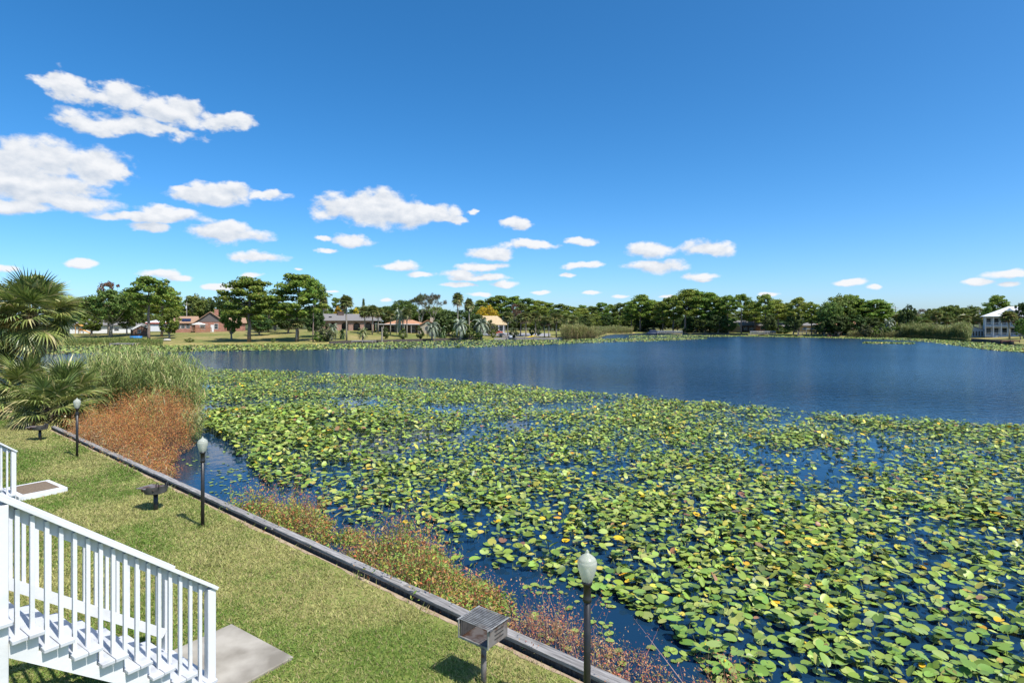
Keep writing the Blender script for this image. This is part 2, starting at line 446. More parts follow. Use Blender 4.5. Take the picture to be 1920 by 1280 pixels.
def ground_mat(name, cols, s1, s2, bump=.3):
    m, t, p = base_mat(name)
    geo = t.nodes.new('ShaderNodeNewGeometry')
    def nz(s, d=5):
        n = t.nodes.new('ShaderNodeTexNoise'); n.inputs['Scale'].default_value = s; n.inputs['Detail'].default_value = d
        t.links.new(geo.outputs['Position'], n.inputs['Vector']); return n
    a, b = nz(s1), nz(s2, 6)
    ad = t.nodes.new('ShaderNodeMath'); ad.operation = 'ADD'; t.links.new(a.outputs['Fac'], ad.inputs[0])
    ml = t.nodes.new('ShaderNodeMath'); ml.operation = 'MULTIPLY_ADD'; t.links.new(b.outputs['Fac'], ml.inputs[0]); ml.inputs[1].default_value = .8; ml.inputs[2].default_value = -.4
    t.links.new(ml.outputs[0], ad.inputs[1])
    cr = t.nodes.new('ShaderNodeValToRGB'); cr.color_ramp.elements[0].position = .3; cr.color_ramp.elements[1].position = .7
    cr.color_ramp.elements[0].color = (*cols[0],1); cr.color_ramp.elements[1].color = (*cols[-1],1)
    for i, c in enumerate(cols[1:-1]):
        e = cr.color_ramp.elements.new(.3+.4*(i+1)/(len(cols)-1)); e.color = (*c,1)
    t.links.new(ad.outputs[0], cr.inputs[0]); t.links.new(cr.outputs[0], p.inputs['Base Color'])
    p.inputs['Roughness'].default_value = .95; p.inputs['Specular IOR Level'].default_value = .15
    bp = t.nodes.new('ShaderNodeBump'); bp.inputs['Strength'].default_value = bump; bp.inputs['Distance'].default_value = .05
    t.links.new(b.outputs['Fac'], bp.inputs['Height']); t.links.new(bp.outputs[0], p.inputs['Normal'])
    return m
M['lawn'] = ground_mat('lawn_soil', [(.11,.16,.03),(.17,.20,.05),(.28,.25,.10)], .7, 14)
M['farlawn'] = ground_mat('far_lawn', [(.11,.15,.035),(.20,.19,.06),(.30,.24,.10)], .09, 1.3)

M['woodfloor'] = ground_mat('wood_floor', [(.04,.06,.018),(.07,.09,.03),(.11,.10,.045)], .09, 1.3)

# ------------------------------------------------------------------ water
def water_mat():
    m, t, p = base_mat('lake_water')
    p.inputs['Base Color'].default_value = (.007,.029,.064,1); p.inputs['Roughness'].default_value = .02
    p.inputs['IOR'].default_value = 1.333; p.inputs['Specular IOR Level'].default_value = .5
    geo = t.nodes.new('ShaderNodeNewGeometry')
    mp = t.nodes.new('ShaderNodeMapping'); mp.inputs['Rotation'].default_value = (0,0,math.radians(-18)); mp.inputs['Scale'].default_value = (1.0,1.45,1)
    t.links.new(geo.outputs['Position'], mp.inputs[0])
    def nz(s, d, r=.6):
        n = t.nodes.new('ShaderNodeTexNoise'); n.inputs['Scale'].default_value = s; n.inputs['Detail'].default_value = d; n.inputs['Roughness'].default_value = r
        t.links.new(mp.outputs[0], n.inputs['Vector']); return n.outputs['Fac']
    a = nz(1.1, 3); b = nz(3.6, 3)
    ad = t.nodes.new('ShaderNodeMath'); ad.operation = 'MULTIPLY_ADD'; t.links.new(b, ad.inputs[0]); ad.inputs[1].default_value = .35; t.links.new(a, ad.inputs[2])
    # calm water among and inside the lily leaves, wind ripples out on the open lake; sheltered along the far trees
    sx = t.nodes.new('ShaderNodeSeparateXYZ'); t.links.new(geo.outputs['Position'], sx.inputs[0])
    def lin(ax, ay, c):
        q = t.nodes.new('ShaderNodeMath'); q.operation = 'MULTIPLY_ADD'; t.links.new(sx.outputs[0], q.inputs[0]); q.inputs[1].default_value = ax; q.inputs[2].default_value = c
        q2 = t.nodes.new('ShaderNodeMath'); q2.operation = 'MULTIPLY_ADD'; t.links.new(sx.outputs[1], q2.inputs[0]); q2.inputs[1].default_value = ay; t.links.new(q.outputs[0], q2.inputs[2]); return q2.outputs[0]
    off = lin(.50, .86, -31.0)              # metres beyond the lily field's far rim
    r1 = t.nodes.new('ShaderNodeMapRange'); r1.inputs[1].default_value = -6; r1.inputs[2].default_value = 12; r1.inputs[3].default_value = .04; r1.inputs[4].default_value = 1
    t.links.new(off, r1.inputs[0])
    big = t.nodes.new('ShaderNodeTexNoise'); big.inputs['Scale'].default_value = .03; big.inputs['Detail'].default_value = 2
    t.links.new(geo.outputs['Position'], big.inputs['Vector'])
    r2 = t.nodes.new('ShaderNodeMapRange'); r2.inputs[1].default_value=.35; r2.inputs[2].default_value=.65; r2.inputs[3].default_value=.55; r2.inputs[4].default_value=1.1
    t.links.new(big.outputs['Fac'], r2.inputs[0])
    st_ = t.nodes.new('ShaderNodeMath'); st_.operation = 'MULTIPLY'; t.links.new(r1.outputs[0], st_.inputs[0]); t.links.new(r2.outputs[0], st_.inputs[1])
    hh = t.nodes.new('ShaderNodeMath'); hh.operation = 'MULTIPLY'; t.links.new(ad.outputs[0], hh.inputs[0]); t.links.new(st_.outputs[0], hh.inputs[1])
    r3 = t.nodes.new('ShaderNodeMapRange'); r3.inputs[1].default_value = 0; r3.inputs[2].default_value = 45; r3.inputs[3].default_value = .03; r3.inputs[4].default_value = .15
    t.links.new(off, r3.inputs[0]); t.links.new(r3.outputs[0], p.inputs['Roughness'])
    bp = t.nodes.new('ShaderNodeBump'); bp.inputs['Strength'].default_value = 1; bp.inputs['Distance'].default_value = .24
    t.links.new(hh.outputs[0], bp.inputs['Height']); t.links.new(bp.outputs[0], p.inputs['Normal'])
    return m
M['water'] = water_mat()
mb = MB(); S = 6000
mb.add([(-S,-S,0),(S,-S,0),(S,S,0),(-S,S,0)], [(0,1,2,3)])
struct(mb.build('lake_water', M['water']), 'calm blue lake water', 'water')

# ------------------------------------------------------------------ near bank
WP = Vector((0.87, 6.67)); WD = Vector((-0.768, 0.640))       # bulkhead line, lawn edge
WN = Vector((0.640, 0.768))                                   # towards the water
def wall_pt(t, off=0): return WP + WD * t + WN * off
def wall_off(x, y): return (x - WP.x) * WN.x + (y - WP.y) * WN.y
def wall_t(x, y): return (x - WP.x) * WD.x + (y - WP.y) * WD.y
a = wall_pt(-40, -.02); b = wall_pt(26, -.02)
c1 = wall_pt(70, -2); 
mb = MB()
pts = [(a.x, a.y), (b.x, b.y), (c1.x, c1.y), (-120, 20), (-120, -60), (60, -60)]
n = len(pts)
mb.add([(x, y, LAWN) for x, y in pts] + [(x, y, -.6) for x, y in pts], [tuple(range(n-1,-1,-1))] + [(i, (i+1)%n, (i+1)%n+n, i+n) for i in range(n)])
struct(mb.build('lawn', M['lawn']), 'sunlit mown lawn sloping to the timber bulkhead', 'lawn')
# bank beyond the bulkhead's far end, below palms and reeds
mb = MB()
bk = [wall_pt(22.5, -3), wall_pt(22.5, .9), wall_pt(26, 2.6), wall_pt(34, 4.0), wall_pt(46, 3.0), wall_pt(60, -1.5)]
mb.add([(p.x, p.y, LAWN-.004 if i in (0,5) else .12) for i, p in enumerate(bk)] + [(p.x, p.y, -.6) for p in bk],
       [tuple(range(5,-1,-1))] + [(i, (i+1)%6, (i+1)%6+6, i+6) for i in range(6)])
struct(mb.build('bank', M['lawn']), 'low bank under the palms', 'bank')
# bare sandy strip along the bulkhead
t_ = np.linspace(-9, 26, 160); wob = .01 + .07*np.abs(np.sin(t_*1.7)*np.sin(t_*.6)) + .05*rng.random(160)
v = []; 
for t0, w0 in zip(t_, wob):
    p = wall_pt(t0, -.02); q = wall_pt(t0, -.02-w0); v += [(p.x,p.y,LAWN+.006),(q.x,q.y,LAWN+.005)]
mb = MB(); mb.add(v, [(2*i,2*i+1,2*i+3,2*i+2) for i in range(159)])
struct(mb.build('sandy_path', M['dirt']), 'bare sandy strip beside the timber bulkhead', 'ground')

# timber bulkhead
bh = thing('timber_bulkhead', 'weathered grey timber bulkhead edging the lawn at the lily water', 'bulkhead', (WP.x, WP.y, 0), math.atan2(WD.y, WD.x))
# local: x along the wall, -y ... towards the water is local -y? (rotate WD->x): water normal is
side = 1 if (Matrix.Rotation(math.atan2(WD.y, WD.x), 2) @ Vector((0,1))).dot(WN) > 0 else -1
cuts = [-9.0, -3.9, -.6, 3.42, 7.4, 10.6, 13.9, 17.6, 21.5, 25.0]
for i in range(len(cuts)-1):
    x0, x1 = cuts[i]+.006, cuts[i+1]-.006
    wdt = .155 + R.uniform(-.012,.012); sh = R.uniform(-.02,.02); zt = LAWN+.115 + R.uniform(-.008,.008)
    if i == 3: sh -= .03*side; 
    m_ = MB(); ns = 10
    ya, yb = sorted((side*(.0+sh), side*(wdt+sh)))
    vs = []; fs = []
    for k in range(ns+1):
        xx = x0+(x1-x0)*k/ns; j = [R.uniform(-.006,.006) for _ in range(3)]
        vs += [(xx, ya+j[0], zt-.055), (xx, yb+j[1], zt-.055), (xx, yb+j[1], zt+j[2]*.5), (xx, ya+j[0], zt+j[2]*.5)]
    for k in range(ns):
        for q in range(4): fs.append((4*k+q, 4*k+(q+1)%4, 4*k+4+(q+1)%4, 4*k+4+q))
    fs += [(3,2,1,0), (4*ns,4*ns+1,4*ns+2,4*ns+3)]
    m_.add(vs, fs)
    m_.build('cap_plank', M['timber2'] if i % 2 else M['timber'], bh, bevel=.006)
m_ = MB(); ya, yb = sorted((side*.035, side*.16)); m_.box(-9, ya, -.8, 25, yb, LAWN+.055)
m_.build('bulkhead_face', M['pile'], bh)
for i, xx in enumerate(np.arange(-8, 25, 1.9)):
    m_ = MB(); ya, yb = sorted((side*.162, side*.26)); m_.tube([(xx, (ya+yb)/2, -.8), (xx, (ya+yb)/2, LAWN+.05)], .06, 7).build('pile', M['pile'], bh)

# ------------------------------------------------------------------ far shore
SH = [(-2600,720),(-1500,690),(-700,665),(-300,653),(0,648),(200,647),(300,648),(480,646),(620,645),(640,643.5),(740,641),(860,637.5),(960,636.5),(1052,636.5),
      (1118,634.5),(1128,631),(1140,627),(1200,624.5),(1290,627),(1400,628.5),(1480,630),(1560,632),(1700,633.5),(1760,636),(1820,640),(1850,642),(1920,650),(2200,668),(2700,700),(3600,760)]
SHX = np.array([p[0] for p in SH], float); SHD = np.array([F*ZC/(p[1]-HOR) for p in SH])
def shore_d(px): return np.interp(px, SHX, SHD)
RX = np.array([-1500, 0, 300, 600, 900, 1050, 1150, 1300, 1500, 1700, 1850, 2000, 3600], float)
RZ = np.array([1.2, 1.2, 1.35, 2.2, 1.9, 1.3, .9, 1.2, 1.2, .9, .8, .8, .8])          # rise of the land behind the shore
def ground_z(x, y):
    px = 960 + F*x/y
    s = np.maximum(y - shore_d(px), 0)
    k = np.clip(s/42, 0, 1); k = k*k*(3-2*k)
    return .42 + np.interp(px, RX, RZ)*k + np.clip((s-80)/400, 0, 1)*1.5
cols_ = np.linspace(-2500, 3500, 420)
srow = [-3, -.5, 0, .6, 2, 4, 7, 11, 16, 22, 30, 40, 52, 68, 90, 130, 200, 350, 700, 1500, 4000]
V = []
for s in srow:
    y = shore_d(cols_) + s; x = (cols_-960)/F*y
    if s < -1: z = np.full_like(x, -.9)
    elif s < 0: z = np.full_like(x, -.25)
    else: z = ground_z(x, y) - (.3 if s == 0 else 0)
    V.append(np.stack([x, y, z], 1))
V = np.concatenate(V); nc = len(cols_)
ii, jj = np.meshgrid(np.arange(len(srow)-1), np.arange(nc-1), indexing='ij'); q = (ii*nc+jj).ravel()
Fq = np.stack([q, q+1, q+nc+1, q+nc], 1)
cut_ = srow.index(68)
near_ = (ii.ravel() < cut_)
struct(link('far_ground', polymesh('far_ground', V, Fq[near_], M['farlawn'], smooth=True)), 'far lawns round the lake', 'ground')
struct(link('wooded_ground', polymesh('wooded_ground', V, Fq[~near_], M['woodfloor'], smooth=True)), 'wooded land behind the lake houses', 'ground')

# ------------------------------------------------------------------ trees: shared meshes
GREEN_PINE = ([(.19,.26,.04),(.25,.32,.05),(.13,.20,.033),(.31,.35,.08)], [4,4,3,1])
GREEN_OAK = ([(.14,.195,.042),(.19,.25,.055),(.095,.145,.033),(.25,.29,.08)], [4,4,3,1])
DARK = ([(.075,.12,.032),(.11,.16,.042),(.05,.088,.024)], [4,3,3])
LIME = ([(.14,.21,.035),(.19,.25,.05),(.09,.15,.03)], [3,3,2])
YELLOW = ([(.55,.40,.02),(.42,.33,.03),(.25,.25,.04)], [4,3,1])
BROWN = ([(.17,.10,.06),(.22,.15,.09),(.11,.07,.045)], [3,3,2])
GREYBR = ([(.16,.14,.09),(.22,.19,.14),(.12,.12,.06)], [3,3,2])
OLIVE = ([(.13,.15,.06),(.18,.19,.08),(.09,.11,.05)], [3,3,2])
def clump(c, rad, n, size, pal, r, up=.35, fill=.55):
    d = unit(r.normal(size=(n,3))); rr = (fill + (1-fill)*r.random((n,1)))
    pos = np.array(c) + d*rr*np.array(rad)
    nrm = unit(d*1.0 + r.normal(size=(n,3))*.55 + np.array([0,0,up]))
    s = size*(.7+.6*r.random(n))
    return leaves(pos, nrm, s, s*.75, palette(n, pal[0], pal[1], .18, r), r)
def limb(mb, a, b, r0, r1, rr, bend=.15):
    a = Vector(a); b = Vector(b); L = (b-a).length; pts = []
    for k in range(4):
        t = k/3; p = a.lerp(b, t); p += Vector((rr.uniform(-1,1), rr.uniform(-1,1), -math.sin(t*math.pi)*1.2))*L*bend*.35*(0 if k in (0,3) else 1); pts.append(p)
    mb.tube(pts, [r0, r0*.8+r1*.2, r0*.45+r1*.55, r1], 5, False)
def make_pine(seed, H=14., W=7.6, cb=.42, dens=1., flat=1., pal=GREEN_PINE):
    r = np.random.default_rng(seed); rr = random.Random(seed); mb = MB()
    lean = (rr.uniform(-.5,.5), rr.uniform(-.5,.5))
    tp = [Vector((lean[0]*(k/7)**1.5 + rr.uniform(-.1,.1)*(k>0), lean[1]*(k/7)**1.5+rr.uniform(-.1,.1)*(k>0), H*.93*k/7)) for k in range(8)]
    mb.tube(tp, [.27*(1-.11*k) for k in range(8)], 7)
    def trunk_at(z):
        k = min(max(z/(H*.93)*7, 0), 6.999); i = int(k); return tp[i].lerp(tp[i+1], k-i)
    parts = []; nl = int(20*dens)
    for i in range(nl):
        u = (i+.5)/nl; z0 = H*(cb+(.93-cb)*u); a = i*2.4+rr.uniform(-.5,.5)
        prof = (math.sin(math.pi*(0.22+.78*u)**.9)**.7 if u<.95 else .35)
        reach = W*.5*max(.3, prof)*rr.uniform(.65,1.02)
        o = trunk_at(z0); e = o + Vector((math.cos(a)*reach, math.sin(a)*reach, reach*rr.uniform(.12,.38)))
        e.z = min(e.z, H*.96)
        limb(mb, o, e, .085*(1-.5*u), .02, rr)
        for t in ([1., .78, .58] if reach > 1.6 else [1., .6]):
            c = o.lerp(e, t) + Vector((rr.uniform(-.5,.5), rr.uniform(-.5,.5), rr.uniform(.0,.5)))
            s = rr.uniform(.75,1.25)*(1.08 if t > .9 else .9)
            parts.append(clump(c, (s, s, s*.55*flat), int(90*dens**.5), .38, pal, r))
    for k in range(5):
        c = trunk_at(H*.93)+Vector((rr.uniform(-1.1,1.1), rr.uniform(-1.1,1.1), rr.uniform(-.6,.25)))
        parts.append(clump(c, (.95,.95,.5), 90, .36, pal, r))
    v, f, c = cat(parts)
    zs = H/ v[:,2].max(); v[:,2] *= zs
    return mb.mesh('pine_trunk', M['bark'], True), polymesh('pine_crown', v, f, M['leaf'], c), H, W
def make_oak(seed, H=10., W=11., trunk=.3, pal=GREEN_OAK, n=120, leaf=.40, fill=.5, bark='oakbark', sparse=1.):
    r = np.random.default_rng(seed); rr = random.Random(seed); mb = MB()
    fork = Vector((rr.uniform(-.3,.3), rr.uniform(-.3,.3), H*trunk))
    if trunk > 0: mb.tube([(0,0,-.2),(fork.x*.4,fork.y*.4,H*trunk*.5),fork], [.36,.28,.25], 7)
    cz = H*(trunk*.75+.5-.12); rz = H-cz; rz2 = cz-H*trunk*.85
    parts = []; lobes = [(rr.uniform(0,6.28), rr.uniform(-.2,.9), rr.uniform(.7,1.1)) for _ in range(7)]
    for k in range(n):
        d = unit(r.normal(size=(1,3)))[0]
        rad = (fill+(1-fill)*r.random()**.6)
        bump = .82+.25*max((math.cos(math.atan2(d[1],d[0])-l[0])*(1-abs(d[2]-l[1])))*l[2] for l in lobes)
        c = Vector((d[0]*W*.42*rad*bump, d[1]*W*.42*rad*bump, cz+(d[2]*(rz*.9 if d[2]>0 else rz2)*rad*min(bump,1.02))))
        s = rr.uniform(.6,1.15)*W/11
        parts.append(clump(c, (s,s,s*.72), int(70*sparse), leaf, pal, r, .3, .4))
        if k % 7 == 0 and trunk > 0: limb(mb, fork-Vector((0,0,rr.uniform(0,.4))), c, .11, .02, rr, .25)
    v, f, c = cat(parts); v[:,2] *= H/v[:,2].max()
    if trunk <= 0:
        v[:,2] = np.maximum(v[:,2], .02); mb.tube([(0,0,-.1),(.1,0,H*.5)], [.1,.03], 5)
        for k in range(5): mb.tube([(0,0,0),(rr.uniform(-1,1)*W*.3, rr.uniform(-1,1)*W*.3, H*.6)], [.06,.02], 4)
    return mb.mesh('tree_trunk', M[bark], True), polymesh('tree_crown', v, f, M['leaf'], c), H, W
def make_bare(seed, H=12., W=11., pal=GREYBR, dens=26):
    r = np.random.default_rng(seed); rr = random.Random(seed); mb = MB(); parts = []
    def grow(p, d, L, rad, lv):
        e = p + d*L; mid = p.lerp(e,.5)+Vector((rr.uniform(-1,1),rr.uniform(-1,1),rr.uniform(-.5,.5)))*L*.08
        mb.tube([p,mid,e],[rad,rad*.8,rad*.6],5 if lv<2 else 4,False)
        if lv >= 4:
            parts.append(clump(e, (.75,.75,.55), dens, .24, pal, r, .2, .1)); return
        for k in range(3 if lv<3 else 2):
            nd = (d + Vector((rr.uniform(-1,1),rr.uniform(-1,1),rr.uniform(-.25,.6)))*.75).normalized(); grow(e, nd, L*rr.uniform(.66,.85), rad*.58, lv+1)
    for k in range(3): grow(Vector((0,0,H*.16)), Vector((math.cos(k*2.1)*.45, math.sin(k*2.1)*.45, 1)).normalized(), H*.24, .16, 0)
    mb.tube([(0,0,-.2),(0,0,H*.17)],[.34,.28],7)
    v,f,c = cat(parts)
    sx = W/2/np.abs(v[:,:2]).max(); sz = H/v[:,2].max()
    v *= np.array([sx,sx,sz]); mb.v = [(x*sx,y*sx,z*sz) for x,y,z in mb.v]
    return mb.mesh('tree_trunk', M['oakbark'], True), polymesh('tree_crown', v, f, M['leaf'], c), H, W
def make_cypress(seed, H=10., W=1.6):
    r = np.random.default_rng(seed); mb = MB().tube([(0,0,-.1),(0,0,H*.9)],[.13,.02],5); parts=[]
    for k in range(46):
        u = k/46; a = k*2.4; rad = W*.5*math.sin(math.pi*(.12+.86*u))**.8*.7
        parts.append(clump((math.cos(a)*rad*.6, math.sin(a)*rad*.6, .3+H*.96*u), (.42,.42,.6), 40, .28, DARK, r))
    v,f,c = cat(parts); v[:,2] *= H/v[:,2].max()
    return mb.mesh('tree_trunk', M['oakbark'], True), polymesh('tree_crown', v, f, M['leaf'], c), H, W
def fan(r, o, az, el, R0, n, pal, droop, spread=2.3):
    """far palm leaf: n blades from a hub"""
    d = np.array([math.cos(az)*math.cos(el), math.sin(az)*math.cos(el), math.sin(el)])
    s = np.array([-math.sin(az), math.cos(az), 0]); u = np.cross(d, s)*-1
    hub = np.array(o)+d*R0*.42; V=[];Fc=[];
    for k in range(n):
        a = -spread+2*spread*k/(n-1); dr = d*math.cos(a)+s*math.sin(a); L = R0*.62*(1-.22*abs(a)/spread)*r.uniform(.85,1.1); wd = R0*.075
        sd = np.cross(dr, u); m_ = hub+dr*L*.55+np.array([0,0,-droop*L*.12]); e = hub+dr*L+np.array([0,0,-droop*L*.55])
        b = len(V); V += [hub, m_+sd*wd, e, m_-sd*wd]; Fc.append((b,b+1,b+2,b+3))
    b=len(V); sd=s*R0*.02; V += [np.array(o)-sd, np.array(o)+sd, hub+sd, hub-sd]; Fc.append((b,b+1,b+2,b+3))
    return np.array(V), np.array(Fc), np.repeat(palette(len(Fc), pal[0], pal[1], .15, r), 4, 0)
SABAL = ([(.17,.21,.06),(.24,.26,.09),(.11,.14,.045),(.34,.29,.13)], [4,4,3,1])
SILVER = ([(.22,.27,.18),(.29,.33,.23),(.15,.20,.12)], [3,3,2])
def make_palm(seed, H=8., W=3.6, pal=SABAL, n=46, trunk_r=.15, mt='palmtrunk', skirt=True):
    r = np.random.default_rng(seed); rr = random.Random(seed); top = H-W*.42
    lx = rr.uniform(-.3,.3)
    mb = MB().tube([(0,0,-.2),(lx*.3,0,top*.33),(lx*.8,0,top*.66),(lx,0,top)], [trunk_r*1.25,trunk_r,trunk_r*.95,trunk_r*1.15], 8)
    parts = []
    for k in range(n):
        e = 1.35-(k/n)**.85*(2.35 if skirt else 1.7); a = k*2.4+rr.uniform(-.3,.3)
        dr = .3+.9*(k/n)
        p = pal if k < n*.88 else BROWN
        parts.append(fan(r, (lx,0,top), a, e, W*.52*rr.uniform(.85,1.1), 13, p, dr))
    v,f,c = cat(parts)
    return mb.mesh('palm_trunk', M[mt], True), polymesh('palm_crown', v, f, M['palm'], c), H, W
def make_pindo(seed, H=4., W=4.4, pal=SILVER, trunk=.42, n=24):
    """feather palm with arching leaves"""
    r = np.random.default_rng(seed); rr = random.Random(seed); top = H*trunk
    mb = MB().tube([(0,0,-.2),(0,0,top*.5),(0,0,top)], [.28,.24,.26], 8); V=[];Fc=[]
    for k in range(n):
        a = k*2.4; e0 = 1.4-1.35*(k/n); L = W*.52*rr.uniform(.85,1.1); p = np.array([0,0,top]); el_ = e0; h = np.array([math.cos(a),math.sin(a),0]); sd = np.array([-math.sin(a),math.cos(a),0])
        st=12
        for j in range(st):
            dd = h*math.cos(el_)+np.array([0,0,math.sin(el_)]); q = p+dd*L/st
            wl = W*.09*math.sin(math.pi*(.1+.85*j/st))
            for sg in (-1,1):
                b=len(V); tip = (p+q)/2+sd*sg*wl+dd*wl*.6-np.array([0,0,wl*.35]); V += [p, q, tip+dd*.06, tip-dd*.05]; Fc.append((b,b+1,b+2,b+3))
            p=q; el_ -= 1.75/st*(1+.3*k/n)
    V=np.array(V); V[:,2]*= H/V[:,2].max(); c=np.repeat(palette(len(Fc),pal[0],pal[1],.15,r),4,0)
    return mb.mesh('palm_trunk', M['palmtrunk'], True), polymesh('palm_crown', V, np.array(Fc), M['palm'], c), H, W

T = {}
T['pine'] = [make_pine(s, cb=c, dens=d) for s, c, d in ((1,.34,1.45),(2,.40,1.35),(3,.36,1.5),(4,.30,1.45))]
T['wpine'] = [make_pine(s, W=7.4, cb=c, dens=d) for s, c, d in ((11,.50,1.0),(12,.56,.95),(13,.46,1.05))]      # high sparse crowns
T['forest'] = [make_pine(s, H=13, W=8, cb=.16, dens=1.25, pal=p) for s, p in ((21,GREEN_PINE),(22,GREEN_OAK),(23,GREEN_PINE))]
T['oak'] = [make_oak(s) for s in (31,32,33)]
T['dark'] = [make_oak(s, H=9, W=9, trunk=.14, pal=DARK, n=110) for s in (41,42)]
T['lime'] = [make_oak(s, H=8, W=8, trunk=.16, pal=LIME, n=80, sparse=.8) for s in (51,52)]
T['yellow'] = [make_oak(55, H=8, W=12, trunk=.2, pal=YELLOW, n=110), make_oak(56, H=6, W=5, trunk=.25, pal=YELLOW, n=40)]
T['deadleaf'] = [make_oak(58, H=10, W=8, trunk=.3, pal=BROWN, n=60, sparse=.5)]
T['bare'] = [make_bare(61), make_bare(62, pal=OLIVE, dens=40)]
T['cypress'] = [make_cypress(65)]
T['shrub'] = [make_oak(s, H=2.6, W=3.2, trunk=0, pal=p, n=46, leaf=.2) for s, p in ((71,DARK),(72,GREEN_OAK),(73,LIME),(74,OLIVE))]
T['sabal'] = [make_palm(s) for s in (81,82,83)]
T['wash'] = [make_palm(85, H=10, W=3.4, n=40, trunk_r=.16), make_palm(86, H=10, W=3.6, n=44, trunk_r=.18)]
T['pindo'] = [make_pindo(91), make_pindo(92)]
T['greenpindo'] = [make_pindo(93, pal=SABAL)]
T['cycad'] = [make_pindo(95, H=1.6, W=2.6, pal=DARK, trunk=.15, n=30)]
NAMES = dict(pine='pine_tree', wpine='pine_tree', forest='pine_tree', oak='oak_tree', dark='evergreen_tree', lime='young_tree', yellow='yellow_tree', deadleaf='brown_tree', bare='bare_tree',
             cypress='cypress_tree', shrub='shrub', sabal='palm_tree', wash='palm_tree', pindo='feather_palm', greenpindo='feather_palm', cycad='low_palm')
CATS = dict(pine='pine tree', wpine='pine tree', forest='pine tree', oak='oak tree', dark='tree', lime='tree', yellow='tree', deadleaf='tree', bare='tree', cypress='cypress tree',
            shrub='shrub', sabal='palm tree', wash='palm tree', pindo='palm tree', greenpindo='palm tree', cycad='palm')
ORD=['first','second','third','fourth','fifth','sixth','seventh','eighth','ninth','tenth','eleventh','twelfth','thirteenth','fourteenth','fifteenth','sixteenth','seventeenth']
TREES = []
def tree(kind, var, px, d, top, wpx, label, group=None):
    """trunk column, depth, top row and crown width in photo pixels"""
    tm, cm, H0, W0 = T[kind][var % len(T[kind])]
    x = (px-960)/F*d; z = float(ground_z(np.array(x), np.array(float(d))))
    H = (ZC-(top-HOR)/F*d) - z; W = wpx/F*d*(1.14 if kind in ('pine','forest','oak','dark') else 1.0)
    o = thing(NAMES[kind], label, CATS[kind], (x, d, z), R.uniform(0, 6.28), group)
    o.scale = (W/W0, W/W0, H/H0)
    link('trunk' if tm.name.startswith(('pine','tree','palm')) else 'trunk', tm, o); link('crown', cm, o)
    TREES.append((px, d, label)); return o
# ------------------------------------------------------------------ far houses
def gz(px, d):
    x = (px-960)/F*d; return float(ground_z(np.array(x), np.array(float(d))))
def win(root, x, z, w_, h_, y=0., frame='siding', mullion=True):
    """a framed window standing 4 cm proud of a wall whose face is at y"""
    m_ = MB(); t = .07
    m_.box(x-w_/2-t, y-.05, z-t, x-w_/2, y-.004, z+h_+t).box(x+w_/2, y-.05, z-t, x+w_/2+t, y-.004, z+h_+t)
    m_.box(x-w_/2, y-.05, z-t, x+w_/2, y-.004, z).box(x-w_/2, y-.05, z+h_, x+w_/2, y-.004, z+h_+t)
    if mullion: m_.box(x-w_/2, y-.045, z+h_*.5-.025, x+w_/2, y-.006, z+h_*.5+.025)
    f = m_.build('window', M[frame], root)
    MB().box(x-w_/2, y-.03, z, x+w_/2, y-.005, z+h_).build('pane', M['pane'], f)
def hip(m_, x0, y0, x1, y1, z0, h, ov=.45, inset=None):
    x0-=ov; x1+=ov; y0-=ov; y1+=ov; yc=(y0+y1)/2; i=(y1-y0)/2 if inset is None else inset
    m_.add([(x0,y0,z0),(x1,y0,z0),(x1,y1,z0),(x0,y1,z0),(x0+i,yc,z0+h),(x1-i,yc,z0+h),(x0,y0,z0-.14),(x1,y0,z0-.14),(x1,y1,z0-.14),(x0,y1,z0-.14)],
           [(0,1,5,4),(1,2,5),(2,3,4,5),(3,0,4),(6,7,1,0),(7,8,2,1),(8,9,3,2),(9,6,0,3),(9,8,7,6)])
def gable_y(m_, x0, y0, x1, y1, z0, h, ov=.4, th=.16):
    xc=(x0+x1)/2; k=h/(xc-x0); xa=x0-ov; xb=x1+ov; za=z0-ov*k
    m_.prism([(xa,za),(xc,z0+h),(xb,za),(xb,za-th),(xc,z0+h-th*1.1),(xa,za-th)], y0-ov, y1+ov)
def house(name, label, px, d, cat_='house', rz=0):
    x=(px-960)/F*d; rz=rz-.9*math.atan2(x,d); return thing(name, label, cat_, (x, d, gz(px,d)), rz)

# long white house at the left
h = house('long_house', 'long low white house with grey hip roof behind the oak', 203, 168)
MB().box(-9,0,-.3,9,8,2.3).build('wall', M['siding'], h)
m_=MB(); hip(m_, -9,0,9,8,2.4,1.7,.7); m_.build('roof', M['roofgrey'], h)
MB().box(-9,-.03,1.55,9,-.005,2.25).build('eave_shade_strip', M['paleblue'], h)  # thin strip carrying the eave shade as a bluish wall colour
for xx in (-6.5,-3.2,2.0): win(h, xx, .7, 1.1, .8)
# garden shed
h = house('garden_shed', 'small brown shed with white metal roof beside the lawn', 265, 146, 'shed', .25)
MB().prism([(-1.75,-.2),(-1.75,1.75),(0,2.75),(1.75,1.75),(1.75,-.2)],0,3.2).build('wall', M['brownwood'], h)
m_=MB(); gable_y(m_, -1.75,0,1.75,3.2,1.78,1.02,.22,.09); m_.build('roof', M['roofwhite'], h)
win(h, -.45, .75, .55, .65)
# white house with red eaves
h = house('white_cottage', 'white cottage with red eaves glimpsed between pine trunks', 297, 200)
MB().box(-3.4,0,-.3,3.4,6,2.7).build('wall', M['siding'], h)
m_=MB(); hip(m_, -3.4,0,3.4,6,3.2,.9,.5); m_.build('roof', M['roofwhite'], h)
MB().box(-3.9,-.5,2.72,3.9,-.02,3.04).build('fascia', M['redpaint'], h)
win(h, 1.2, .9, 1.0, 1.1)
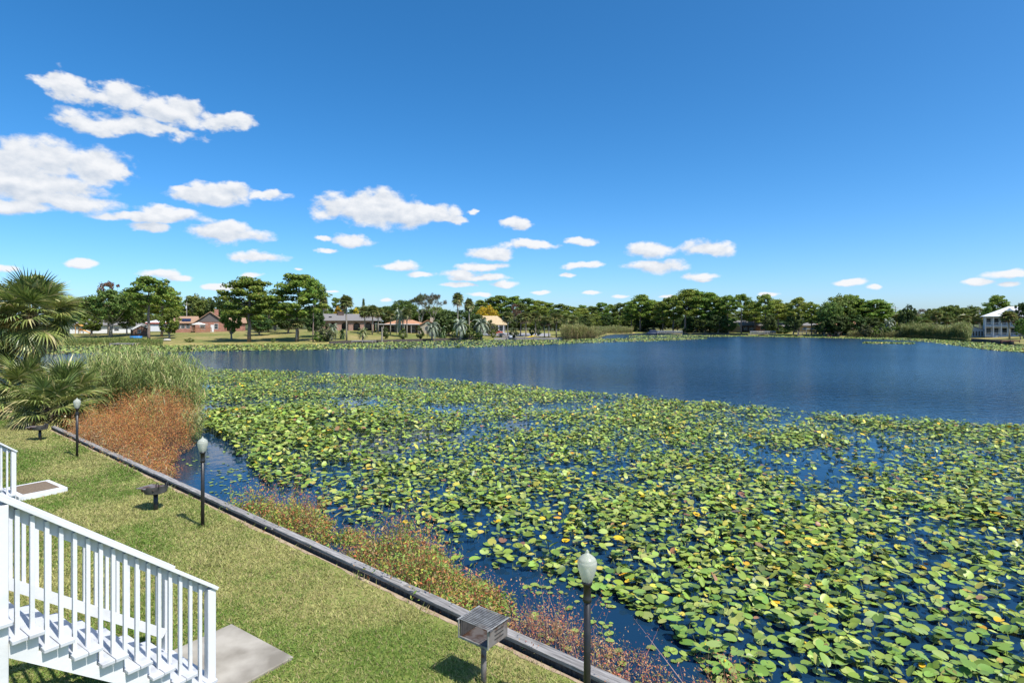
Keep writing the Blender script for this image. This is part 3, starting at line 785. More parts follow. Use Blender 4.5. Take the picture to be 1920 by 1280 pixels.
# brick house with a grey gable
h = house('gabled_brick_house', 'red brick house with dark grey gable and brown roof behind a deck', 394, 170)
MB().box(-3.9,0,-.3,3.9,9,3.0).build('wall', M['brick'], h)
MB().prism([(-3.95,3.0),(0,5.9),(3.95,3.0)],-.06,8.9).build('gable', M['gable'], h)
m_=MB(); gable_y(m_, -3.9,.1,3.9,9,3.15,2.95,.6,.2); rf=m_.build('roof', M['roofbrown'], h)
m_=MB().box(.9,5,5.0,2.0,6.2,6.9); m_.build('chimney', M['brick'], rf)
MB().box(-9.6,2,-.3,-3.92,9,2.6).build('side_wall', M['brick'], h)
m_=MB(); hip(m_, -9.6,2,-3.5,9,2.7,2.0,.5,.4); r2_=m_.build('side_roof', M['roofbrown'], h)
m_=MB(); m_.add([(-7.6,2.15,3.22),(-5.2,2.15,3.22),(-5.2,3.6,3.98),(-7.6,3.6,3.98)],[(0,1,2,3)]); m_.build('solar_panel', M['panelblue'], r2_)
MB().box(3.92,3,-.3,9.5,9,2.6).build('side_wall', M['brick'], h)
m_=MB(); hip(m_, 3.5,3,9.5,9,2.7,1.6,.5,.4); m_.build('side_roof', M['roofbrown'], h)
for xx,w2 in ((-2.0,1.2),(1.6,.9)): win(h, xx, .9, w2, 1.5)
for xx in (-8.4,-7.2,-5.9): win(h, xx, 1.1, .95, 1.1, 2.)
MB().box(.15,-.06,0,1.0,-.005,2.1).build('door', M['siding'], h)
# raised deck with parasol
h = house('wooden_deck', 'raised reddish wooden deck with balustrade before the gabled brick house', 377, 162, 'deck')
MB().box(-2.7,-1.6,.45,2.7,1.6,.58).build('platform', M['deckwood'], h)
for xx in np.linspace(-2.65,2.65,5): MB().box(xx-.06,-1.6,-.4,xx+.06,-1.48,1.45).build('post', M['deckwood'], h)
MB().box(-2.7,-1.66,1.36,2.7,-1.46,1.44).build('rail', M['deckwood'], h)
for k,xx in enumerate(np.arange(-2.55,2.6,.17)): MB().box(xx-.03,-1.57,.6,xx+.03,-1.53,1.36).build('baluster', M['deckwood'], h)
h = house('deck_canopy', 'white canvas canopy shading the wooden deck', 377, 162.4, 'canopy'); h.location.z += .58
m_=MB().lathe([(2.3,1.75),(2.28,1.62),(0,2.35)],8,(-.6,0,0)); m_.build('canvas', M['canvas'], h)
for xx,yy in ((-2.2,-1),(1,-1),(-2.2,1),(1,1)): MB().tube([(xx,yy,0),(xx,yy,1.8)],.04,6).build('pole', M['siding'], h)
# arched house
h = house('arcaded_brick_house', 'long pink brick house with four arches and grey roof', 655, 170)
bw=3.36; x0=-7.6
for k in range(4):
    a0=x0+1.2+k*bw; a1=a0; b1=a0+bw; c_=(a1+b1)/2+.1; r_=.98; hs=1.35
    arc=[(c_+r_*math.cos(t),hs+r_*math.sin(t)) for t in np.linspace(0,math.pi,12)]
    poly=[(a1,-.3),(a1,2.85),(b1,2.85),(b1,-.3),(c_+r_,-.3)]+arc+[(c_-r_,-.3)]
    MB().prism(poly,0,.35).build('arch_bay', M['brick2'], h)
MB().box(x0,0,-.3,x0+1.19,.35,2.85).build('end_wall', M['brick2'], h)
MB().box(x0,2.6,-.3,7.5,9,2.85).build('wall', M['darkbrick'], h)  # darker than the arches: shade of the recess put into the brick colour
MB().box(x0,.36,-.3,x0+.3,2.6,2.85).build('return_wall', M['brick2'], h)
for k in range(4):
    c_=x0+1.2+(k+.5)*bw; win(h, c_, .4, 1.4, 1.5, 2.6, 'dark')
m_=MB(); hip(m_, x0-.3,0,9.0,9,2.98,2.0,.6,1.0); rf=m_.build('roof', M['roofgrey'], h)
m_=MB().box(-3.4,3.2,3.2,-1.7,4.4,5.5).box(-3.5,3.1,5.45,-1.6,4.5,5.65); m_.build('chimney', M['darkbrick'], rf)
MB().add([(-6.2,1.9,4.07),(-5.0,1.9,4.07),(-5.0,2.9,4.49),(-6.2,2.9,4.49)],[(0,1,2,3)]) 
MB().box(-5.9,1.4,3.9,-5.1,2.2,4.15).build('skylight', M['pane'], rf)
h2=h
# low wing with carport and gable
h = house('low_ranch_house', 'low ranch house with flat white porch roof and tan gable behind palms', 757, 168)
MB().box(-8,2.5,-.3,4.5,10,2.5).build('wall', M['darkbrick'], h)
MB().box(-8.3,-.4,2.5,4.6,4,2.68).build('porch_roof', M['siding'], h)
m_=MB(); hip(m_, -5.5,4,6,11,2.72,1.2,.3); m_.build('roof', M['rooforange'], h)
for xx in np.linspace(-7.8,4.2,7): MB().box(xx-.09,-.2,-.3,xx+.09,-.02,2.5).build('porch_post', M['greywood'], h)
for xx in (-6.5,-3.3,-1.6,.2,2.6): win(h, xx, .3, 1.3, 1.8, 2.5, 'siding')
MB().box(4.62,1,-.3,9.4,9,2.4).build('gable_wall', M['beige'], h)
MB().prism([(4.6,2.42),(7,3.7),(9.4,2.42)],1.0,9).build('gable', M['beige'], h)
m_=MB(); gable_y(m_, 4.6,1,9.4,9,2.52,1.34,.5,.14); rf=m_.build('gable_roof', M['rooforange'], h)
MB().box(7.8,5,2.9,8.8,6,4.6).build('chimney', M['beige'], rf)
win(h, 7, .8, 1.6, 1.0, 1.)
# tan hip roofed house
h = house('tan_roofed_house', 'house with broad sunlit tan hip roof beside the yellow tree', 912, 185)
MB().box(-5.5,0,-.3,6.2,9,2.4).build('wall', M['beige'], h)
m_=MB(); hip(m_, -5.5,0,6.2,9,2.5,2.9,.8,3.4); m_.build('roof', M['rooftan'], h)
for xx in (1.6,3.1,4.7): win(h, xx, .5, 1.0, 1.4, 0., 'siding')
for xx in (2.3,4.0,5.6): MB().box(xx-.1,-.75,-.3,xx+.1,-.6,2.36).build('porch_post', M['siding'], h)
h = house('parked_red_car', 'small red car parked in front of the tan roofed house', 931, 178, 'car')
MB().prism([(-1.9,.3),(-1.95,.75),(-1.2,.85),(-.7,1.35),(.7,1.38),(1.2,.9),(1.9,.8),(1.95,.35)],-.8,.8).build('body', M['redpaint'], h, bevel=.05)
MB().prism([(-1.05,.88),(-.62,1.3),(.62,1.32),(1.05,.9)],-.82,.82).build('window', M['pane'], h)
for xx in (-1.2,1.2):
    for yy in (-.72,.72): MB().tube([(xx,yy-.1,.3),(xx,yy+.1,.3)],.31,12).build('wheel', M['black'], h)
# driveway
v=[]; 
for px in np.linspace(905,1032,14):
    for d in (172,186):
        x=(px-960)/F*d; v.append((x,d,gz(px,d)+.03))
mb=MB(); mb.add(v,[(2*i,2*i+2,2*i+3,2*i+1) for i in range(13)]); struct(mb.build('driveway_path', M['asphalt']),'grey driveway behind the palm row','driveway')
# right bank houses
h = house('brick_cottage_under_pines', 'brick cottage with pale roof in deep shade of the tall pines', 1400, 240)
MB().box(-8,0,-.3,8.5,8,2.6).build('wall', M['darkbrick'], h)  # pine shade put into the wall by a darker brick
MB().box(3.6,-1,-.3,8.2,-.01,2.5).build('sunlit_wall', M['brick'], h)  # brighter brick gives this part its sunlit look by colour
m_=MB(); hip(m_, -8,-1,8.5,8,2.7,2.1,.6); m_.build('roof', M['roofgrey'], h)
m_=MB().prism([(-8.2,2.4),(-5,3.9),(-1.8,2.4)],-2.2,2); m_.build('gable', M['beige'], h)
MB().box(-7.8,-2,-.3,-2.2,-1.02,2.45).build('gable_wall', M['tanwall'], h)
for xx in (-.5,1.8): win(h, xx, .7, 1.3, 1.2)
win(h, 5.9, .8, 1.2, 1.2, -1.)
h = house('grey_roofed_cottage', 'dark shaded cottage with pale grey roof between the pines', 1463, 226)
MB().box(-3.6,0,-.3,3.6,7,2.4).build('wall', M['dark'], h)  # near-black outer wall, the shade under the pines painted in
m_=MB(); hip(m_, -3.6,0,3.6,7,2.5,1.5,.7); m_.build('roof', M['roofgrey'], h)
for xx in (-2,0,2): win(h, xx, .6, 1.1, 1.3, 0., 'greywood')
h = house('tan_cottage', 'tan walled cottage behind the covered boat dock', 1518, 222)
MB().box(-3.4,0,-.3,3.4,7,2.5).build('wall', M['tanwall'], h)
m_=MB(); hip(m_, -3.4,0,3.4,7,2.6,1.4,.5); m_.build('roof', M['roofgrey'], h)
for xx in (-1.6,1.5): win(h, xx, .8, 1.2, 1.1)
h = house('orange_roofed_cottage', 'cottage with orange roof hidden behind the big oaks', 1580, 225)
MB().box(-9,0,-.3,9,7,2.6).build('wall', M['tanwall'], h)
m_=MB(); hip(m_, -9,0,9,7,2.7,1.5,.5); m_.build('roof', M['rooforange'], h)
win(h, 6, .8, 1.2, 1.1)
h = house('white_carport', 'open carport with thin white roof above the reeds', 1777, 172, 'carport')
MB().box(-4.7,-1,2.9,4.7,3,3.08).build('roof', M['roofwhite'], h)
for xx in (-4.3,-1.2,4.3):
    for yy in (-.8,2.8): MB().box(xx-.06,yy-.06,-.2,xx+.06,yy+.06,2.9).build('post', M['siding'], h)
h = house('white_boathouse', 'small white gabled boathouse with a row of tall panes', 1828, 160, 'boathouse')
MB().prism([(-2.2,-.3),(-2.2,1.95),(0,2.95),(2.2,1.95),(2.2,-.3)],0,5).build('wall', M['siding'], h)
m_=MB(); gable_y(m_, -2.2,0,2.2,5,1.98,1.02,.25,.1); m_.build('roof', M['roofgrey'], h)
for xx in np.linspace(-1.55,1.55,6): win(h, xx, .35, .34, 1.35, 0., 'siding', False)
# white two storey porch house
h = house('white_porch_house', 'white two storey house with double porches at the right shore', 1892, 152)
MB().box(-4.85,1.8,-.3,7,10,5.4).build('wall', M['siding'], h)
for z in (.1,2.75): MB().box(-5.0,-.6,z-.18,7,1.78,z).build('porch_floor', M['siding'], h)
MB().box(-5.0,-.58,-.5,7,1.7,-.09).build('foundation', M['conc'], h)
m_=MB(); hip(m_, -5.0,-.5,7,10,5.45,2.7,.6); rf=m_.build('roof', M['roofwhite'], h)
m_=MB().prism([(-1.8,5.9),(0.2,7.6),(2.2,5.9)],.8,4.5); m_.build('dormer', M['siding'], rf)
for xx in (-4.9,-3.2,-1.6,-.2,2.0,4.2,6.6): MB().box(xx-.1,-.55,-.3,xx+.1,-.35,5.35).build('column', M['siding'], h)
for z in (.1,2.75):
    MB().box(-4.9,-.5,z+.85,6.6,-.42,z+.95).build('rail', M['siding'], h)
    for k,xx in enumerate(np.arange(-4.75,6.5,.28)): MB().box(xx-.025,-.48,z,xx+.025,-.44,z+.85).build('baluster', M['siding'], h)
    for xx in (-4.1,-2.5,-.8,1.0,3.1): win(h, xx, z+.5, .9, 1.6, 1.8)
m_=MB()
for k in range(6): m_.box(-2.4-.28*k-.3,-1.8,-.5,-2.4-.28*k,-.62,.1-.12*k)
m_.build('steps', M['siding'], h)

# ------------------------------------------------------------------ docks, seawalls, small shore things
def dock(label, px0, px1, d, dep, z, m, posts=.9, rail=None, name='dock', rz=0):
    L=(px1-px0)/F*d; px=(px0+px1)/2; x=(px-960)/F*d
    o=thing(name, label, 'dock', (x,d,0), rz)
    nb=max(4,int(L/.45))
    for k in range(nb):
        xx=-L/2+L*(k+.5)/nb; MB().box(xx-L/nb*.46,-dep/2,z-.05,xx+L/nb*.46,dep/2,z+R.uniform(-.01,.01)).build('deck_board', m, o)
    MB().box(-L/2,-dep/2+.03,z-.2,L/2,-dep/2+.1,z-.055).build('beam', m, o)
    for xx in np.linspace(-L/2+.1,L/2-.1,max(3,int(L/2.2))):
        for yy in (-dep/2-.06,dep/2+.06): MB().tube([(xx,yy,-.9),(xx,yy,z+(posts if yy<0 else .1))],.08,6).build('post', m, o)
    if rail is not None:
        for zz in (.45,.85): MB().box(-L/2,-dep/2-.02,z+zz,L/2,-dep/2+.03,z+zz+.12).build('rail', rail, o)
    return o
dock('weathered wooden dock with a low step at the left far shore', 213, 257, 116, 2.2, .55, M['greywood'], .1)
dock('small grey dock sloping off the arcaded house lawn', 662, 702, 131, 2.6, .65, M['greywood'], .15)
dock('brown dock with yellow kayak on it', 966, 1002, 158, 2.4, .75, M['greywood'], .7)
dock('long dock with white railing under the tall pines', 1231, 1278, 232, 2.5, .7, M['greywood'], .8, M['siding'])
dock('pale footbridge dock with railing before the brick cottage', 1404, 1452, 214, 2.0, .7, M['greywood'], .8, M['siding'])
o=dock('boat dock with blue grey shed roof', 1491, 1526, 203, 3.0, .7, M['greywood'], .8, M['greywood'])
MB().box(-.3,-1.6,2.6,3.6,1.6,2.75).build('roof', M['bluegrey'], o)
for xx in (-.1,3.4):
    for yy in (-1.4,1.4): MB().box(xx-.07,yy-.07,.7,xx+.07,yy+.07,2.6).build('roof_post', M['greywood'], o)
dock('low red brown dock with pale posts by the dark oaks', 1548, 1574, 190, 2.2, .5, M['redwood'], 1.0)
dock('red brown dock on stilts before the white porch house', 1868, 1903, 122, 2.4, .95, M['redwood'], .12)
def seawall(label, pts, zt, m):
    o=thing('seawall', label, 'seawall', (pts[0][0],pts[0][1],0))
    for (x0,y0),(x1,y1) in zip(pts[:-1],pts[1:]):
        MB().bar((x0-pts[0][0],y0-pts[0][1],zt/2-.3),(x1-pts[0][0],y1-pts[0][1],zt/2-.3),.25,zt+.6).build('wall_panel', m, o)
def shorepts(a,b,n,off=-.4):
    r_=[]
    for px in np.linspace(a,b,n):
        d=float(shore_d(px))+off; r_.append(((px-960)/F*d,d))
    return r_
seawall('dark timber seawall below the palm lawn', shorepts(618,886,12), .62, M['pile'])
seawall('pale low seawall beside the kayak dock', shorepts(926,1054,6), .55, M['greywood'])
seawall('dark seawall along the tall pine bank', shorepts(1280,1402,6), .6, M['pile'])
seawall('seawall edging the green lawn before the white porch house', shorepts(1822,1900,5), .8, M['pile'])
# kayak
p=at(996,630.5,158); o=thing('kayak','yellow kayak tilted on the brown dock','kayak',(p.x,157.6,.9),.1); o.rotation_euler=(0,-.22,.1)
m_=MB(); ks=[(-1.6,.03),(-1.2,.2),(-.5,.34),(.5,.34),(1.2,.2),(1.6,.03)]
m_.tube([(x,0,.05+.08*abs(x)/1.6) for x,r_ in ks],[r_ for x,r_ in ks],8); hull=m_.build('hull', M['yellow'], o, True); hull.scale=(1,1,.55)
MB().lathe([(.22,.0),(.25,.05),(.2,.06)],10,(0,0,.17)).build('cockpit_rim', M['black'], o)
# blue wading pool, rock, play set, utility pole, box, boat, snag
p=at(255,629,137); g0=gz(255,137); o=thing('wading_pool','blue plastic wading pool beside the brown shed','pool',(p.x,137,g0))
m_=MB().lathe([(1.3,0),(1.42,.2),(1.4,.5),(1.3,.55),(1.2,.45),(1.15,.1)],14); q_=m_.build('rim', M['blueplastic'], o, True); q_.scale=(1,.7,1)
p=at(313,636,128); o=thing('rock','pale flat boulder on the left far lawn','rock',(p.x,128,gz(313,128)))
m_=MB(); m_.lathe([(.55,0),(.8,.15),(.7,.38),(.3,.52),(0,.54)],9); q_=m_.build('stone', M['rock'], o); q_.scale=(1.2,.8,1)
g0=gz(157,160); o=thing('play_set','honey coloured wooden play set with slide at the left','play set',(at(157,620,160).x,160,g0))
for xx in (-1.9,-.6):
    for yy in (-.6,.6): MB().box(xx-.06,yy-.06,-.1,xx+.06,yy+.06,2.3).build('post', M['playwood'], o)
MB().box(-2,-.7,1.1,-.5,.7,1.2).build('platform', M['playwood'], o)
MB().bar((-.5,0,1.2),(2.2,0,.05),.8,.1).build('slide', M['playwood'], o)
m_=MB(); gable_y(m_,-2,-.7,-.5,.7,2.3,.6,.15,.08); m_.build('roof', M['playwood'], o)
def pole(px,d,top,label):
    x=(px-960)/F*d; g=gz(px,d); o=thing('utility_pole',label,'utility pole',(x,d,g)); H=ZC-(top-HOR)/F*d-g
    MB().tube([(0,0,-.3),(0,0,H)],[.16,.11],8).build('shaft', M['greywood'], o)
    MB().box(-1.1,-.06,H-.7,1.1,.06,H-.58).build('crossarm', M['greywood'], o)
    MB().tube([(.0,-.32,H-2.2),(0,-.32,H-1.3)],.2,10).build('transformer', M['paleblue'], o)
pole(350,185,566,'wooden utility pole with transformer above the brick house roof'); pole(1679,215,574,'slim utility pole above the trees by the silver palm'); pole(1836,210,580,'utility pole behind the white boathouse')
p=at(958,630,159.2); o=thing('dock_box','white storage box at the end of the stepped walk','box',(p.x,159.2,.65)); MB().box(-.4,-.3,0,.4,.3,.55).build('body', M['siding'], o); MB().box(-.44,-.34,.555,.44,.34,.63).build('lid', M['siding'], o)
o=thing('covered_boat','dark blue covered boat moored at the pine bank dock','boat',(at(1224,624,233).x,233,.1))
m_=MB(); m_.tube([(-2.6,0,.4),(-1.8,0,.42),(0,0,.45),(1.8,0,.4),(2.6,0,.4)],[.25,.7,.85,.8,.6],8); q_=m_.build('hull', M['blueboat'], o, True); q_.scale=(1,1,.8)
MB().prism([(-1.6,.8),(-1.2,1.7),(1.2,1.7),(1.8,.8)],-.7,.7).build('cover', M['blueboat'], o, bevel=.1)
o=thing('walkway_steps','stepped walk leading down to the white dock box','steps',(at(945,624,168).x,168,0))
for k in range(7):
    t=k/6; x=(at(938+17*t,0,172-12*t).x)-o.location.x; y=4-12*t; MB().box(x-.7,y-.85,-.1,x+.7,y+.8,1.75-1.05*t).build('step', M['greywood'], o)
p=at(716,633,136); o=thing('tree_stump','tall bare brown palm trunk snag on the palm lawn','stump',(p.x,136,gz(716,136)))
MB().tube([(0,0,-.2),(.05,0,1.6),(0,0,3.3)],[.2,.17,.14],7).build('trunk', M['palmtrunk'], o); 

# ------------------------------------------------------------------ far trees
G='trees round the far shore'
tr=tree
tr('forest',0,65,150,515,84,'tall rounded pine rising behind the near fan palm',G)
tr('oak',0,0,150,527,70,'green oak at the left edge behind the near fan palm',G)
tr('deadleaf',0,204,156,525,58,'tree with rust brown dead leaves above the oak',G)
tr('oak',1,207,142,541,92,'spreading oak with pale forked trunks before the long white house',G)
tr('oak',2,252,152,544,58,'oak right of the spreading oak, above the brown shed',G)
tr('wpine',0,279,124,516,84,'leaning tall pine with bare grey trunk near the brown shed',G)
tr('pine',1,303,142,536,60,'darker pine just right of the leaning tall pine',G)
tr('lime',0,318,136,577,46,'small pale trunked tree before the brick house wing',G)
tr('oak',0,372,195,549,62,'green oak behind the gabled brick house',G)
tr('dark',0,408,192,553,50,'dark glossy evergreen right of the brick chimney',G)
tr('pine',0,467,126,516,88,'large bright pine with forked trunk on the left lawn',G)
tr('lime',1,434,133,561,46,'small light green tree left of the forked pine',G)
tr('dark',1,487,146,588,44,'small dark tree with thin trunks right of the forked pine',G)
tr('forest',2,503,158,552,50,'yellow green pine behind the forked pine',G)
tr('pine',3,556,130,512,88,'largest dense pine above the small fan palm',G)
tr('wpine',1,587,129,520,40,'slim pine with reddish trunk right of the largest pine',G)
tr('sabal',0,556,127,598,34,'short fan palm at the foot of the largest pine',G)
tr('dark',0,540,152,572,50,'dark evergreen behind the short fan palm',G)
tr('dark',1,516,168,574,46,'dark evergreen between the forked pine and the largest pine',G)
tr('dark',1,590,142,578,40,'dark evergreen left of the arcaded brick house',G)
tr('shrub',3,612,128.5,606,40,'olive grey bush at the left end of the dark seawall',G)
tr('shrub',2,600,127.5,622,30,'pale green bush in front of the olive grey bush',G)
tr('pindo',0,622,133,606,30,'silvery feather palm left of the arcade',G)
tr('lime',0,515,195,562,56,'pale green tree far behind the two big pines',G)
tr('wash',0,650,136,552,30,'tall thin palm with pale trunk before the arches',G)
tr('sabal',1,607,185,553,22,'distant palm behind the slim pine',G)
tr('forest',1,629,205,557,32,'dark pine behind the brick chimney of the arcaded house',G)
tr('cypress',0,645,200,550,9,'narrow cypress behind the tall thin palm',G)
tr('cypress',0,681.5,200,558,8,'narrow cypress spike right of the tall thin palm',G)
tr('yellow',1,634,190,573,22,'yellow flowering tree above the arcaded house roof, left one',G)
tr('yellow',1,668,190,576,20,'yellow flowering tree above the arcaded house roof, right one',G)
tr('oak',0,690,205,571,54,'oak behind the right end of the grey roof',G)
tr('oak',2,728,208,573,54,'oak behind the low ranch house',G)
for k,(px,d,tp,wd) in enumerate(((684,160,573,28),(698,157,572,28),(709,164,575,25),(732,160,579,25))):
    tr('sabal',k,px,d,tp,wd,['leftmost palm of the cluster between the two houses','second palm of the cluster between the two houses','third palm of the cluster between the two houses','palm before the orange roof of the ranch house'][k],G)
tr('pindo',1,750,156,577,24,'pale silvery palm before the ranch house porch',G)
tr('sabal',2,763,154,575,24,'palm right of the pale silvery palm',G)
tr('oak',1,758,190,562,58,'dark oak above the ranch house',G)
tr('bare',0,812,200,548,64,'large bare grey brown tree above the tan gable',G)
tr('bare',1,788,196,548,48,'thin leaved olive tree left of the bare tree',G)
tr('wash',0,858,158,547,25,'tallest palm beside the tan roofed house',G)
tr('wash',1,880,160,559,23,'second palm beside the tan roof, with shaggy crown',G)
tr('dark',0,842,168,580,62,'dense dark bush tree left of the tallest palm',G)
tr('dark',1,884,164,587,46,'dense dark bush tree below the tan roof',G)
tr('shrub',0,826,164,594,44,'round dark green bush right of the tan gable',G)
tr('shrub',1,872,157,600,40,'dark bush between two feather palms',G)
tr('greenpindo',0,680,134,613,24,'small feather palm by the grey sloping dock',G)
tr('pindo',0,810,147,603,32,'feather palm with short trunk at mid lawn',G)
tr('pindo',1,863,152,597,32,'grey feather palm with stout trunk at the lawn end',G)
tr('pindo',0,902,158,597,36,'bright silver feather palm beside the kayak inlet',G)
tr('shrub',2,897,157,618,26,'pale green bush below the silver feather palm',G)
for px,d,tp,wd,lb,v_ in ((642,140,616,15,'dark low palm before the second arch',0),(725,147,612,17,'round dark shrub right of the palm snag',0),(755,147,614,19,'flat topped shrub before the ranch porch',1),(787,147,610,18,'round shrub before the tan gable',0),(851,160,613,12,'small clipped shrub under the tallest palm',2)):
    tr('shrub' if v_ else 'cycad' if px==642 else 'shrub',v_,px,d,tp,wd,lb,G)
tr('cycad',0,830,158,610,18,'low spiky palm left of the clipped shrub',G)
tr('yellow',0,913,196,570,58,'broad golden yellow tree behind the tan roof',G)
hill=[(900,562),(922,556),(945,553),(968,554),(990,558),(1010,562),(1030,566),(1050,569),(1070,573),(1090,577)]
for k,(px,tp) in enumerate(hill):
    tr('forest',k,px+R.uniform(-4,4),238+R.uniform(-8,8),tp,46,ORD[k]+' pine from the left on the crest of the wooded rise','pines of the wooded rise')
    if k>2: tr('forest',k+1,px+10,218+R.uniform(-5,5),tp+13,36,ORD[k-3]+' lower pine from the left on the near side of the wooded rise','near pines of the wooded rise')
tr('deadleaf',0,966,212,568,26,'small brown tree on the wooded rise',G)
row=[(952,166,583,26),(976,176,588,25),(986,171,584,27),(1004,173,583,28),(1021,165,593,22),(1029,164,592,23),(1043,166,585,28),(1062,176,588,25),(1075,177,590,25)]
for k,(px,d,tp,wd) in enumerate(row):
    tr('sabal',k,px,d,tp,wd,['leftmost palm of the lawn row behind the kayak dock','rightmost palm of the lawn row, by the tan reeds'][k>0] if k in (0,8) else ORD[k]+' palm from the left in the lawn row behind the kayak dock',('palms of the lawn row'))
for px,d,tp,wd,v_,lb in ((963,161,614,26,3,'olive bush beside the white dock box'),(998,174,609,13,0,'round dark shrub in the palm row, left one'),(1010,174,610,13,0,'round dark shrub in the palm row, right one'),(925,164,617,14,1,'small shrub by the stepped walk')):
    tr('shrub',v_,px,d,tp,wd,lb,G)
for k,(px,tp) in enumerate(((1092,571),(1108,573),(1128,566),(1146,570),(1161,567),(1178,572))):
    tr('forest',k,px,305+R.uniform(-8,8),tp,34,ORD[k]+' tall pine from the left at the back of the reedy cove','pines behind the reedy cove')
for k,(px,tp,wd) in enumerate(((1098,588,34),(1120,592,30),(1138,587,30),(1160,590,32),(1180,588,30))):
    tr('lime' if k%2 else 'dark',k,px,290,tp,wd,ORD[k]+' low tree from the left behind the reeds of the cove','low trees of the reedy cove')
pines=[('pine',1184,278,562,32,'lower pine at the left end of the tall pine grove'),('pine',1200,272,551,44,'round topped pine at the left of the tall pine grove'),('pine',1226,272,561,42,None),('forest',1243,264,563,38,None),
 ('pine',1262,256,552,44,None),('pine',1284,246,541,50,'highest pine of the tall grove'),('pine',1306,247,541,50,'second highest pine of the tall grove, just right of the highest'),('pine',1330,243,547,46,None),('pine',1349,240,554,38,None),
 ('wpine',1364,236,552,36,None),('wpine',1390,228,550,42,'lone flat crowned pine with long bare trunk'),('pine',1416,236,567,40,None),('wpine',1435,222,550,38,'crooked flat crowned pine above the brick cottage'),
 ('pine',1460,224,560,36,None),('pine',1474,228,567,34,None),('wpine',1497,206,556,40,'pine standing over the boat dock roof'),('pine',1522,206,565,32,'pine right of the boat dock')]
for k,(kd,px,d,tp,wd,lb) in enumerate(pines): tr(kd,k,px,d,tp,wd,lb or ORD[k]+' pine from the left in the tall grove on the far right bank','pines of the tall grove')
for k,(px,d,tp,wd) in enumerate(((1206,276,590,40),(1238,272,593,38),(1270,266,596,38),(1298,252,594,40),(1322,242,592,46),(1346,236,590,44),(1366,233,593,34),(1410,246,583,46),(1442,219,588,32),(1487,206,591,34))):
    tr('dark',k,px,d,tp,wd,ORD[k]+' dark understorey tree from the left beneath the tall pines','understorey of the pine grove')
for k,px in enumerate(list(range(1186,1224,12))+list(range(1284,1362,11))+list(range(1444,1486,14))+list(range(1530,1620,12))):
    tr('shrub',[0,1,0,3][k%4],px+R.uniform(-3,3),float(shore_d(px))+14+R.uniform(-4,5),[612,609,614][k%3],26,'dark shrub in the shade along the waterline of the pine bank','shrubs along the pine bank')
tr('oak',0,1574,200,549,62,'big rounded oak, highest of the dark group by the red brown dock',G)
tr('pine',2,1597,201,551,54,'pine beside the big rounded oak',G)
tr('oak',1,1556,195,566,48,'lower oak over the low red brown dock',G)
tr('pine',0,1634,199,560,66,'wide spreading pine right of the big rounded oak',G)
tr('oak',2,1652,203,568,40,'oak at the right end of the dark group',G)
for k,(px,d,tp,wd) in enumerate(((1545,193,596,36),(1572,191,592,48),(1602,193,588,56),(1630,191,594,44))):
    tr('dark',k,px,d,tp,wd,ORD[k]+' dark low tree from the left by the low red brown dock','dark low trees by the red brown dock')
for k,(px,tp,wd) in enumerate(((1622,607,26),(1638,611,24),(1653,605,30),(1676,608,26),(1694,605,28))):
    tr('shrub',[3,2,1,2,3][k],px,184,tp,wd,ORD[k]+' bush from the left in the thicket left of the tall reeds','bushes of the right shore')
tr('pindo',1,1667,186,597,22,'silver green palm above the shoreline thicket',G)
for k,px in enumerate(range(1100,1960,30)):
    tr('forest' if k%3 else 'oak',k,px+R.uniform(-6,6),320+R.uniform(-10,15),[576,580,583,578][k%4] - (0 if px<1650 else -4),44,'distant tree in the far treeline behind the right bank','distant treeline')
for k,px in enumerate(range(110,560,30)):
    tr('oak' if k%2 else 'forest',k,px+R.uniform(-6,6),225+R.uniform(-8,8),[562,557,566,560][k%4],48,'tree of the green wood behind the left houses','wood behind the left houses')
for k,px in enumerate(range(580,900,24)):
    tr('oak' if k%3 else 'dark',k,px+R.uniform(-6,6),226+R.uniform(-8,8),[579,574,582][k%3],52,'low tree of the hedge line behind the middle houses','hedge line behind the middle houses')
for k,px in enumerate(range(930,1110,20)):
    tr('dark' if k%3 else 'lime',k,px+R.uniform(-4,4),206+R.uniform(-4,4),[596,600,593][k%3],38,'bushy tree at the foot of the wooded rise behind the palm row','undergrowth of the wooded rise')
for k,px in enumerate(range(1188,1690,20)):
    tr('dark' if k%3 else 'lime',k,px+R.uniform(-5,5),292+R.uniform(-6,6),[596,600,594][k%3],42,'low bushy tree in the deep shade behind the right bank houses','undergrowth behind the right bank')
for k,px in enumerate(range(120,610,28)):
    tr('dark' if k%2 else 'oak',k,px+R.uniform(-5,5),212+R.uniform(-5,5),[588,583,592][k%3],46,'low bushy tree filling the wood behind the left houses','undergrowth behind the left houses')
tr('dark',0,1702,186,569,32,'vine covered dark tree above the tall reeds',G)
tr('sabal',0,1685,192,587,26,'fan palm left of the vine covered tree',G)
tr('bare',0,1730,240,577,34,'thin grey bare tree far behind the reeds',G)
tr('oak',1,1750,236,577,34,'oak right of the thin bare tree',G)
tr('oak',2,1784,240,571,56,'broad oak above the white carport, left one',G)
tr('oak',0,1816,242,571,52,'broad oak above the white carport, right one',G)
tr('oak',1,1842,236,577,44,'oak behind the white boathouse',G)
tr('lime',1,1722,196,592,44,'pale green tree behind the tall reeds',G)
for k,(px,d,tp,wd) in enumerate(((1736,190,598,24),(1757,195,583,24),(1776,190,592,28),(1808,200,589,26),(1838,172,589,26),(1850,185,592,22))):
    tr('sabal',k,px,d,tp,wd,ORD[k]+' fan palm from the left in the belt behind carport and boathouse','palms behind the boathouse')
tr('pine',2,1870,188,552,40,'pine rising behind the white porch house roof',G)
tr('lime',0,1857,184,574,36,'light green tree left of the porch house roof',G)
tr('sabal',1,1893,138,582,34,'fan palm with slim trunk before the white porches',G)
